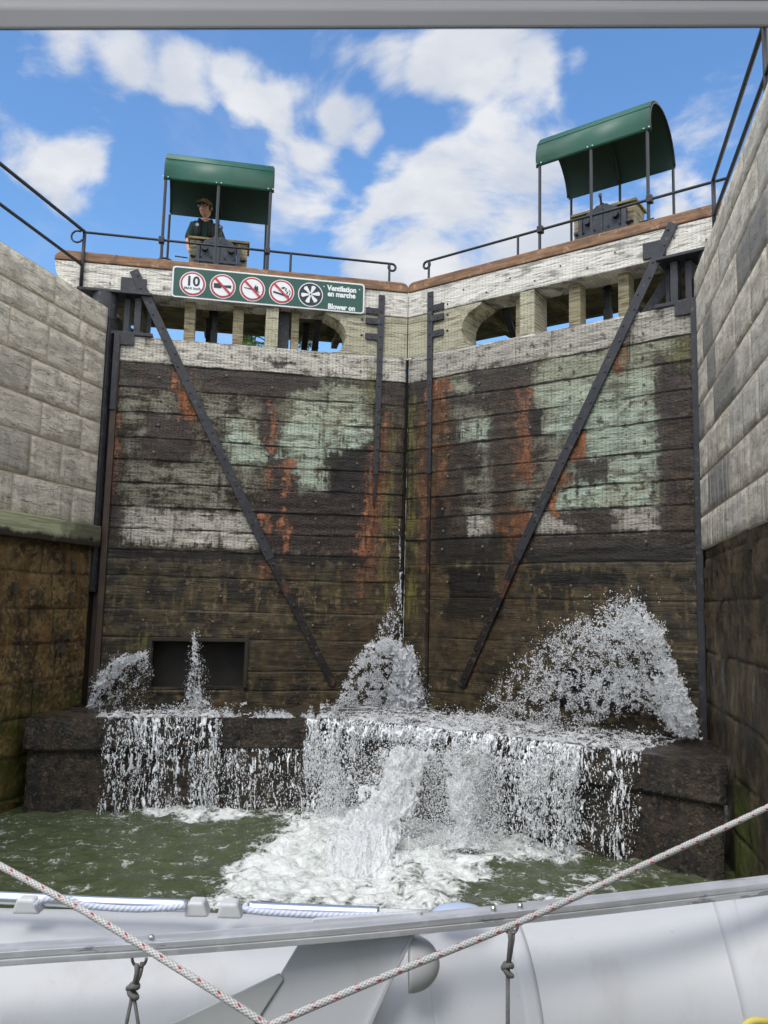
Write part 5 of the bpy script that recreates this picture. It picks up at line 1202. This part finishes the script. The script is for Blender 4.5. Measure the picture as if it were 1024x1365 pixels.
# -- the white plumes pouring down to the pool in the middle
def plume(name, rows, label, amp=.07, seed=0, cut=.40):
    """rows: pairs of (u, v, depth_y) left and right edge of the plume, top to bottom"""
    nr, nc = 190, 170; t_ = np.linspace(0, len(rows)-1, nr); s_ = np.linspace(0, 1, nc)
    Lp = np.array([aty(*r[0]) for r in rows]); Rp = np.array([aty(*r[1]) for r in rows])
    Li = np.stack([np.interp(t_, np.arange(len(rows)), Lp[:, k]) for k in range(3)], 1); Ri = np.stack([np.interp(t_, np.arange(len(rows)), Rp[:, k]) for k in range(3)], 1)
    G = Li[:, None]*(1-s_)[None, :, None]+Ri[:, None]*s_[None, :, None]
    bul = np.sin(s_*math.pi)[None, :]*np.ones((nr, 1)); wdt = np.linalg.norm(Ri-Li, axis=1)[:, None]
    nx, ny_, nz2 = G[..., 0], G[..., 1], G[..., 2]
    big_ = fbm(nx*5+seed, nz2*4-ny_*2, seed, 4); fine_ = fbm(nx*22+seed, nz2*16, seed+2, 3)
    rid = 1-np.abs(fbm(nx*9, nz2*6+seed, ny_*5, 3)-.5)*4
    fine2 = fbm(nx*50+seed, nz2*40, seed+5, 2)
    disp = bul*wdt*.26+(big_-.5)*amp*3.4+(fine_-.5)*amp*1.5+(fine2-.5)*amp*.5+rid*amp*.35
    G = G+disp[..., None]*np.array([0, -.85, .45])
    ed = np.minimum(s_, 1-s_)[None, :]*2; vt = np.minimum(t_/(len(rows)-1)*5, 1)[:, None]
    k = (np.clip(ed*1.5, 0, 1)*np.clip(vt*.9+.12, 0, 1)+(big_-.5)*1.9+(fine_-.5)*1.7+(fine2-.5)*.5) > cut-.03
    keep_ = k[:-1, :-1] & k[1:, 1:]
    f = grid_faces(nr, nc, keep_)
    Vp = G.reshape(-1, 3)
    # give the torn skin a back so that it is a body of water
    Vb = Vp+np.array([0, .10, -.03]); parts = [(Vp, f), (Vb, f[:, ::-1])]
    n = 18000; i = RNG.integers(0, nr, n); j = np.clip((RNG.normal(.5, .42, n)*nc), -50, nc+50).astype(int); jj = np.clip(j, 0, nc-1)
    P = G[i, jj]+(Li[i]-Ri[i])/nc*(jj-j)[:, None]*1.0+RNG.normal(0, .045, (n, 3)); parts.append(droplets(P, .0022+.008*RNG.random(n)**3))
    return stuff(name, parts, M_froth, label)
plume('white_plume', [((508,1004,8.95),(580,1003,8.95)), ((492,1022,8.85),(584,1022,8.85)), ((480,1050,8.72),(566,1050,8.72)), ((468,1080,8.58),(552,1080,8.58)), ((448,1108,8.4),(545,1105,8.4)), ((415,1145,8.1),(545,1140,8.1)), ((370,1185,7.8),(540,1180,7.8))],
      'thick white plume of churning water pouring towards the boat in the middle', .075, 2, .36)
plume('white_plume', [((592,1004,8.75),(640,1004,8.75)), ((595,1030,8.68),(645,1030,8.68)), ((594,1060,8.58),(646,1060,8.58)), ((592,1090,8.48),(648,1090,8.48)), ((588,1118,8.40),(652,1116,8.40)), ((584,1135,8.3),(656,1135,8.3))],
      'narrow white plume of churning water just right of the thick one', .055, 7, .34)
# loose drops over the pool
parts = [drops_field([(440,1060),(660,1060),(700,1110),(560,1150),(420,1140)], LL, -3.2, -2.0, 2600, lambda x, y: .5+0*x, 9, 3, .002, .007), drops_field([(545,1010),(600,1010),(605,1110),(540,1110)], LL, -2.6, -2.0, 4200, lambda x, y: .6+0*x, 6, 7, .002, .008)]
stuff('water_spray', parts, M_spray, 'loose white drops thrown up above the pool in the middle')

# ================================================================== THE BOAT'S FOREGROUND
def path_smooth(pts, n):
    pts = np.array(pts, float); t_ = np.linspace(0, len(pts)-1, n); out = []
    for q in t_:
        i = int(min(q, len(pts)-2)); f = q-i; p0, p1, p2, p3 = pts[max(i-1, 0)], pts[i], pts[i+1], pts[min(i+2, len(pts)-1)]
        out.append(.5*((2*p1)+(-p0+p2)*f+(2*p0-5*p1+4*p2-p3)*f*f+(-p0+3*p1-3*p2+p3)*f**3))
    return np.array(out)
def sweep(path, radii, k=24, cap=True):
    """returns verts, faces, uv-ish loc (angle, length, 0) for a tube with a seam-free frame"""
    n = len(path); rr = np.broadcast_to(radii, (n,)); V = []; L = []; prev = None; ln = 0
    for i in range(n):
        d = path[min(i+1, n-1)]-path[max(i-1, 0)]; d = d/(np.linalg.norm(d)+1e-9)
        if prev is None: a = np.cross(d, [0, 0, 1]); 
        else: a = prev-d*(prev@d)
        a = a/np.linalg.norm(a); prev = a; b = np.cross(d, a)
        if i: ln += np.linalg.norm(path[i]-path[i-1])
        for j in range(k): th = 2*math.pi*j/k; V.append(path[i]+rr[i]*(math.cos(th)*a+math.sin(th)*b)); L.append((math.cos(th), math.sin(th), ln))
    Fc = [(i*k+j, i*k+(j+1) % k, (i+1)*k+(j+1) % k, (i+1)*k+j) for i in range(n-1) for j in range(k)]
    if cap: Fc += [tuple(range(k-1, -1, -1)), tuple((n-1)*k+j for j in range(k))]
    return np.array(V), Fc, np.array(L)
m, N, p = material('white braided rope with red flecks'); L = loc(N); cx, sy_, ln = N.sep(L); ang = N.m('DIVIDE', N.m('ARCTAN2', sy_, cx), 2*math.pi)
A1 = N.m('FRACT', N.add(N.mul(ang, 6), N.mul(ln, 190))); A2 = N.m('FRACT', N.sub(N.mul(ang, 6), N.mul(ln, 160)))
bh = N.mul(N.m('ABSOLUTE', N.sub(A1, .5)), N.m('ABSOLUTE', N.sub(A2, .5)))
fl = N.m('FRACT', N.m('DIVIDE', ln, .026)); fa = N.m('FRACT', N.add(N.mul(ang, 4), .1))
fleck = N.mul(N.ss(N.m('ABSOLUTE', N.sub(fl, N.add(.35, N.mul(fa, .3)))), .11, .07), N.ss(N.m('ABSOLUTE', N.sub(fa, .5)), .20, .15))
c = N.mix(N.ss(bh, .0, .12), lin(206,204,200), lin(160,158,156)); c = N.mix(fleck, c, lin(170,34,44)); setp(N, p, c, .75, normal=N.bump(N.sub(0, bh), .9, .004)); M_rope = m
m, N, p = material('brushed aluminium extrusion'); L = loc(N); g1 = N.noise(N.vmul(L, (2, 60, 60)), 1, 5, .6); g2 = N.noise(L, 16, 7, .7)
c = N.mix(N.ss(g1, .3, .7), lin(176,177,180), lin(200,200,202)); c = N.mix(N.mul(N.ss(g2, .56, .64), .4), c, lin(206,206,208)); c = N.mix(N.mul(N.ss(N.noise(N.vmul(L, (3, 14, 14)), 1, 6, .7), .66, .70), .6), c, lin(84,86,92))
setp(N, p, c, N.ss(g2, .3, .7, .32, .5), .35, N.bump(N.add(g1, g2), .2, .001)); M_alu = m
def mat_fabric(name, col, rough=.5):
    m, N, p = material(name); L = loc(N); w1 = N.noise(L, 300, 2, .5); w2 = N.noise(L, 2.5, 4, .5); sp = N.noise(L, 38, 3, .6)
    c = N.mix(N.mul(w2, .25), col, tuple(v*.8 for v in col[:3])+(1,)); c = N.mix(N.mul(N.ss(sp, .70, .74), .35), c, lin(150,146,138))
    c = N.mix(N.mul(N.ss(N.noise(N.vmul(L, (1, 1, .3)), 5, 6, .65), .55, .85), .22), c, lin(140,136,128))
    setp(N, p, c, rough, normal=N.bump(N.add(N.mul(w1, .2), w2), .25, .002), spec=.35); return m
M_pvc = mat_fabric('white inflatable fabric', lin(190,191,193)); M_pvcg = mat_fabric('grey inflatable fabric', lin(198,199,202)); M_pvcd = mat_fabric('pale grey inflatable cone', lin(186,186,187))
M_pvcw = mat_fabric('pale plastic strip', lin(180,182,182))

# aluminium rail across the boat
rp = [(-260,1287,1.46),(0,1263.5,1.50),(256,1247,1.54),(512,1226,1.58),(768,1200,1.63),(1024,1170.5,1.69),(1300,1135,1.76)]
path = path_smooth([aty(*q) for q in rp], 60)
rail = empty('aluminium_rail', path[30], 'long bright aluminium rail running across the whole boat above the white tube', 'rail')
prof = [(-.0, .0), (.040, .0), (.046, -.006), (.046, -.024), (0, -.024), (0, -.0135), (.002, -.013), (.002, -.0115), (0, -.011)]   # (back, z)
def extrude_profile(path, prof):
    n = len(path); V = []; L = []; ln = 0; k = len(prof)
    for i in range(n):
        d = path[min(i+1, n-1)]-path[max(i-1, 0)]; d[2] *= 1; d = d/np.linalg.norm(d); bk = np.array([-d[1], d[0], 0]); bk /= np.linalg.norm(bk); upv = np.cross(d, bk); upv = upv if upv[2] > 0 else -upv
        if i: ln += np.linalg.norm(path[i]-path[i-1])
        for (b_, z_) in prof: V.append(path[i]+bk*b_+upv*z_); L.append((ln, b_, z_))
    Fc = [(i*k+j, i*k+(j+1) % k, (i+1)*k+(j+1) % k, (i+1)*k+j) for i in range(n-1) for j in range(k)]+[tuple(range(k)), tuple((n-1)*k+j for j in range(k-1, -1, -1))]
    return np.array(V), Fc, np.array(L)
# path is the line along the front top edge
path = path_smooth([aty(u, v+6.5, y) for u, v, y in rp], 60)
V, Fc, L = extrude_profile(path, prof)
o = link('extrusion', V, Fc, M_alu, rail, loc=L); bevel(o, .0015, 2, 50)
import bmesh
bm = bmesh.new(); bm.from_mesh(o.data); bmesh.ops.recalc_face_normals(bm, faces=bm.faces); bm.to_mesh(o.data); bm.free()
def rail_at(u):
    us = []
    for q in path: c_ = M.T@q; us.append(512+F*c_[0]/-c_[2])
    i = np.interp(u, us, np.arange(len(path))); return np.array([np.interp(i, np.arange(len(path)), path[:, k]) for k in range(3)])
for u in (168, 199, 659, 695):
    q = rail_at(u)+np.array([0, .012, 0]); b = MB(); b.tube([q, q+np.array([0, 0, .007]), q+np.array([0, 0, .010])], [.0056, .0056, .003], 10); b.build('screw_head', M_alubolt, rail)
M_cord = mat_simple('grey cord', lin(112,110,108), .8, var=.3, scale=160); M_ring = mat_simple('dull steel ring', lin(110,106,100), .4, .6)
# eye rings and knotted cords
for u, lab, two in ((186, 'knotted grey cord hanging in two strands from the left end of the aluminium rail', True), (682, 'knotted grey cord hanging in one strand from the right half of the aluminium rail', False)):
    q = rail_at(u)+np.array([0, .004, -.022]); 
    b = MB(); b.tube([q+np.array([.013*math.cos(R_(a)), 0, -.004+.015*math.sin(R_(a))]) for a in range(180, 361, 20)], .0028, 8); b.build('eye_ring', M_ring, rail, smooth=True)
    q = q+np.array([0, 0, -.019]); cd_ = empty('hanging_cord', q, lab, 'cord', 'knotted cords on the rail')
    kz = .042 if two else .066; kn = q+np.array([(-.008 if two else -.006), 0, -kz])
    b = MB(); b.tube([q+np.array([-.003, -.004, .006]), q+np.array([-.002, -.004, -.01]), kn], .0042, 8); b.tube([q+np.array([.005, .004, .006]), q+np.array([.003, .0, -.012]), kn], .0042, 8); b.build('loop', M_cord, cd_, smooth=True)
    b = MB(); pts = [kn+np.array([.0075*math.cos(t_*2)*(1+.2*math.sin(t_*3)), .006*math.sin(t_*2), .010*math.sin(t_*1.3+.6)]) for t_ in np.linspace(0, 6.28, 40)]; b.tube(pts, .0048, 8); b.build('knot', M_cord, cd_, smooth=True)
    ends = [(-.034, .0, -.17), (.045, .005, -.17)] if two else [(-.006, .0, -.30)]
    for k, e_ in enumerate(ends):
        b = MB(); b.tube([kn, kn+np.array(e_)*.4+np.array([.003*(1-2*k), 0, 0]), kn+np.array(e_)], .0034 if two else .0040, 8); b.build('strand', M_cord, cd_, smooth=True)

# mooring rope: a long V
rpth = path_smooth([aty(-90,1100,1.08), aty(0,1154,1.04), aty(120,1219,.99), aty(250,1299,.94), aty(352,1364,.92), aty(362,1372,.915)], 70)
rp2 = path_smooth([aty(362,1372,.915), aty(372,1362,.92), aty(520,1299,.97), aty(700,1226,1.03), aty(880,1143,1.10), aty(1024,1076,1.17), aty(1120,1028,1.22)], 80)
full = np.concatenate([rpth, rp2[1:]]); V, Fc, L = sweep(full, .0041, 16)
o = link('mooring_rope', V, Fc, M_rope, loc=L, smooth=True, origin=full.mean(0)); tag(o, 'white braided rope with red flecks hanging in a wide V across the foreground', 'rope')

# inflatable dinghy hung across the boat
dg = empty('inflatable_dinghy', aty(512, 1300, 1.9)+np.array([0, 0, -.3]), 'white inflatable dinghy slung crosswise under the aluminium rail', 'dinghy')
def tubepts(lst, n=60): return path_smooth([aty(*q) for q in lst], n)
R0 = .215
axis = tubepts([(-500,1348,1.90),(-200,1354,1.88),(0,1357,1.87),(300,1364,1.87),(600,1372,1.88)], 60)
V, Fc, L = sweep(axis, R0, 96); link('left_tube', V, Fc, M_pvc, dg, smooth=True)
axis2 = tubepts([(560,1362,1.875),(700,1350,1.90),(860,1336,1.91),(1010,1326,1.87),(1150,1322,1.76),(1300,1330,1.56),(1450,1345,1.3)], 90)
V, Fc, L = sweep(axis2, R0-.004, 96); link('right_tube', V, Fc, M_pvc, dg, smooth=True)
for i0, wd in ((12, .040), (41, .055)):
    seg = path_smooth([axis2[i0], axis2[i0]+(axis2[i0+1]-axis2[i0])*wd/np.linalg.norm(axis2[i0+1]-axis2[i0])], 4)
    V, Fc, L = sweep(seg, [R0-.0035, R0-.002, R0-.002, R0-.0035], 96); link('seam_band', V, Fc, M_pvc, dg, smooth=True)
b_ = MB()
def board(name, pxs, y, mat, th=.006, bev=.002):
    P = [aty(u, v, y if not isinstance(y, (list, tuple)) else y[i]) for i, (u, v) in enumerate(pxs)]; n = len(P); bk = np.array([0, th, -.002])
    V = P+[q+bk for q in P]; Fc = [tuple(range(n)), tuple(range(2*n-1, n-1, -1))]+[(i, i+n, (i+1) % n+n, (i+1) % n) for i in range(n)]
    o = link(name, V, Fc, mat, dg); bm = bmesh.new(); bm.from_mesh(o.data); bmesh.ops.recalc_face_normals(bm, faces=bm.faces); bm.to_mesh(o.data); bm.free(); bevel(o, bev); return o
board('grey_floor_panel', [(418,1225),(560,1215),(548,1250),(520,1305),(482,1385),(320,1385),(370,1305)], 1.625, M_pvcg, .012)
board('pale_strip', [(180,1388),(372,1297),(378,1306),(325,1388)], 1.618, M_pvcw, .006)
board('panel_edge', [(556,1215),(563,1215),(551,1252),(524,1306),(488,1385),(480,1385),(518,1305),(546,1250)], 1.615, M_pvcd, .012)
# rounded end cone of the tube
cc = aty(545, 1284, 1.64); V = []; nu, nv = 28, 14
for i in range(nv+1):
    ph = math.pi/2*i/nv
    for j in range(nu):
        th = 2*math.pi*j/nu; V.append(cc+np.array([.056*math.cos(ph)**.8, .02*math.sin(ph)*math.cos(th), .050*math.sin(ph)*math.sin(th)]) if False else cc+np.array([.060*math.cos(ph), .045*math.sin(ph)*math.cos(th), .052*math.sin(ph)*math.sin(th)]))
Fc = [(i*nu+j, i*nu+(j+1) % nu, (i+1)*nu+(j+1) % nu, (i+1)*nu+j) for i in range(nv) for j in range(nu)]+[tuple(nv*nu+j for j in range(nu))]
link('tube_end_cone', V, Fc, M_pvcd, dg, smooth=True)
# clamps on the far side of the tube
def clamp(u, v, y, w, flip=1):
    c = aty(u, v, y); b = MB()
    b.raw([tuple(c+np.array(q)) for q in [(-w, -.012, -.018), (w, -.012, -.018), (w*.55, -.010, .012), (-w*.7, -.010, .012), (-w, .03, -.018), (w, .03, -.018), (w*.55, .024, .014), (-w*.7, .024, .014)]], [(0,1,2,3),(4,7,6,5),(0,4,5,1),(3,2,6,7),(0,3,7,4),(1,5,6,2)])
    o = b.build('oar_clamp', M_clamp, dg); bevel(o, .006, 3); return o
M_clamp = mat_simple('light grey plastic', lin(196,197,198), .45, var=.05)
M_silver = None
m, N, p = material('anodised oar tube'); setp(N, p, N.mix(N.noise(loc(N), 20, 4), (.60, .62, .66, 1), (.72, .74, .78, 1)), .28, .9); M_silver = m
YO = 1.80
clamp(37, 1205, YO-.02, .030); clamp(263, 1209, YO-.02, .026); clamp(307, 1211, YO-.02, .028)
def oar(name, pts, r, label):
    P = path_smooth([aty(*q) for q in pts], 30); V, Fc, L = sweep(P, r, 24); o = link(name, V, Fc, M_silver, smooth=True, origin=P.mean(0), loc=L); tag(o, label, 'oar', 'silver oar shafts'); return o
oar('oar', [(-220,1188,YO),(8,1197,YO),(128,1203,YO),(250,1207,YO)], .0125, 'silver oar shaft clipped along the left half of the dinghy tube'); 
oar('oar', [(332,1210,YO),(420,1214,YO),(505,1217,YO)], .0125, 'silver oar shaft with a pale plastic end clipped near the middle of the dinghy tube')
b = MB(); b.tube([aty(497,1217,YO), aty(572,1219,YO)], .0095, 12); o = b.build('oar_grip', M_clamp, dg, smooth=True); 
b = MB(); c = aty(612, 1207, 1.78); V = []
for i in range(9):
    ph = math.pi/2*i/8
    for j in range(24): th = 2*math.pi*j/24; V.append(c+np.array([.058*math.sin(ph)*math.cos(th), .03*math.sin(ph)*math.sin(th), -.016+.020*math.cos(ph)]))
link('valve_cover', V, [(i*24+j, i*24+(j+1) % 24, (i+1)*24+(j+1) % 24, (i+1)*24+j) for i in range(8) for j in range(24)], mat_simple('pale blue plastic', lin(170,182,206), .45, var=.05), dg, smooth=True)
M_wrope = None
m, N, p = material('white twisted line'); L = loc(N); cx, sy_, ln = N.sep(L); ang = N.m('DIVIDE', N.m('ARCTAN2', sy_, cx), 2*math.pi); tw = N.m('ABSOLUTE', N.sub(N.m('FRACT', N.add(N.mul(ang, 3), N.mul(ln, 90))), .5))
setp(N, p, N.mix(N.ss(tw, .1, .5), lin(208,212,226), lin(180,186,206)), .7, normal=N.bump(tw, .6, .003)); M_wrope = m
for pts, lab in (([(48,1207,YO-.035),(60,1199,YO-.05),(90,1199,YO-.045),(120,1208,YO-.04),(190,1212,YO-.04),(248,1208,YO-.035)], 'white grab line lying against the left oar shaft'), ([(327,1206,YO-.03),(335,1214,YO-.04),(400,1219,YO-.045),(470,1221,YO-.045),(560,1219,YO-.045)], 'white grab line lying under the middle oar shaft')):
    P = path_smooth([aty(*q) for q in pts], 50); V, Fc, L = sweep(P, .0066, 12); o = link('grab_line', V, Fc, M_wrope, smooth=True, origin=P.mean(0), loc=L); tag(o, lab, 'line', 'white grab lines of the dinghy')
# yellow line in the corner
m, N, p = material('yellow braided line'); setp(N, p, N.mix(N.noise(loc(N), 90, 3), lin(196,176,70), lin(220,206,120)), .8); 
P = path_smooth([aty(984,1380,1.3), aty(998,1364,1.3), aty(1014,1361,1.3), aty(1040,1366,1.31), aty(1080,1375,1.32)], 30); V, Fc, L = sweep(P, .0055, 12); o = link('yellow_line', V, Fc, m, smooth=True, origin=P.mean(0), loc=L); tag(o, 'short bit of yellow braided line at the bottom right corner', 'line')

# canopy frame bar right over the lens
bar = empty('canopy_frame', aty(512, 15, .42), 'grey horizontal frame bar close overhead along the top edge', 'frame bar')
M_bar = mat_simple('grey window gasket', lin(126,126,128), .6, var=.08, scale=3); M_bar2 = mat_simple('dark weathered bar top', lin(52,50,42), .7, var=.5, scale=6); 
def barpart(name, v0, v1, y0, y1, mat):
    a = [aty(-140, v0-6, y0), aty(1160, v0-2 if name != 'rubber_lip' else v0-2, y0), aty(1160, v1-2, y1), aty(-140, v1+2, y1)]
    th = np.array([0, .02, .021]); V = a+[q+th for q in a]; o = link(name, V, [(0,1,2,3),(7,6,5,4),(0,4,5,1),(1,5,6,2),(2,6,7,3),(3,7,4,0)], mat, bar); bm = bmesh.new(); bm.from_mesh(o.data); bmesh.ops.recalc_face_normals(bm, faces=bm.faces); bm.to_mesh(o.data); bm.free(); bevel(o, .003, 3); return o
barpart('upper_bar', -60, 13, .44, .44, M_bar2)
barpart('lower_bar', 12, 40, .42, .42, M_bar)
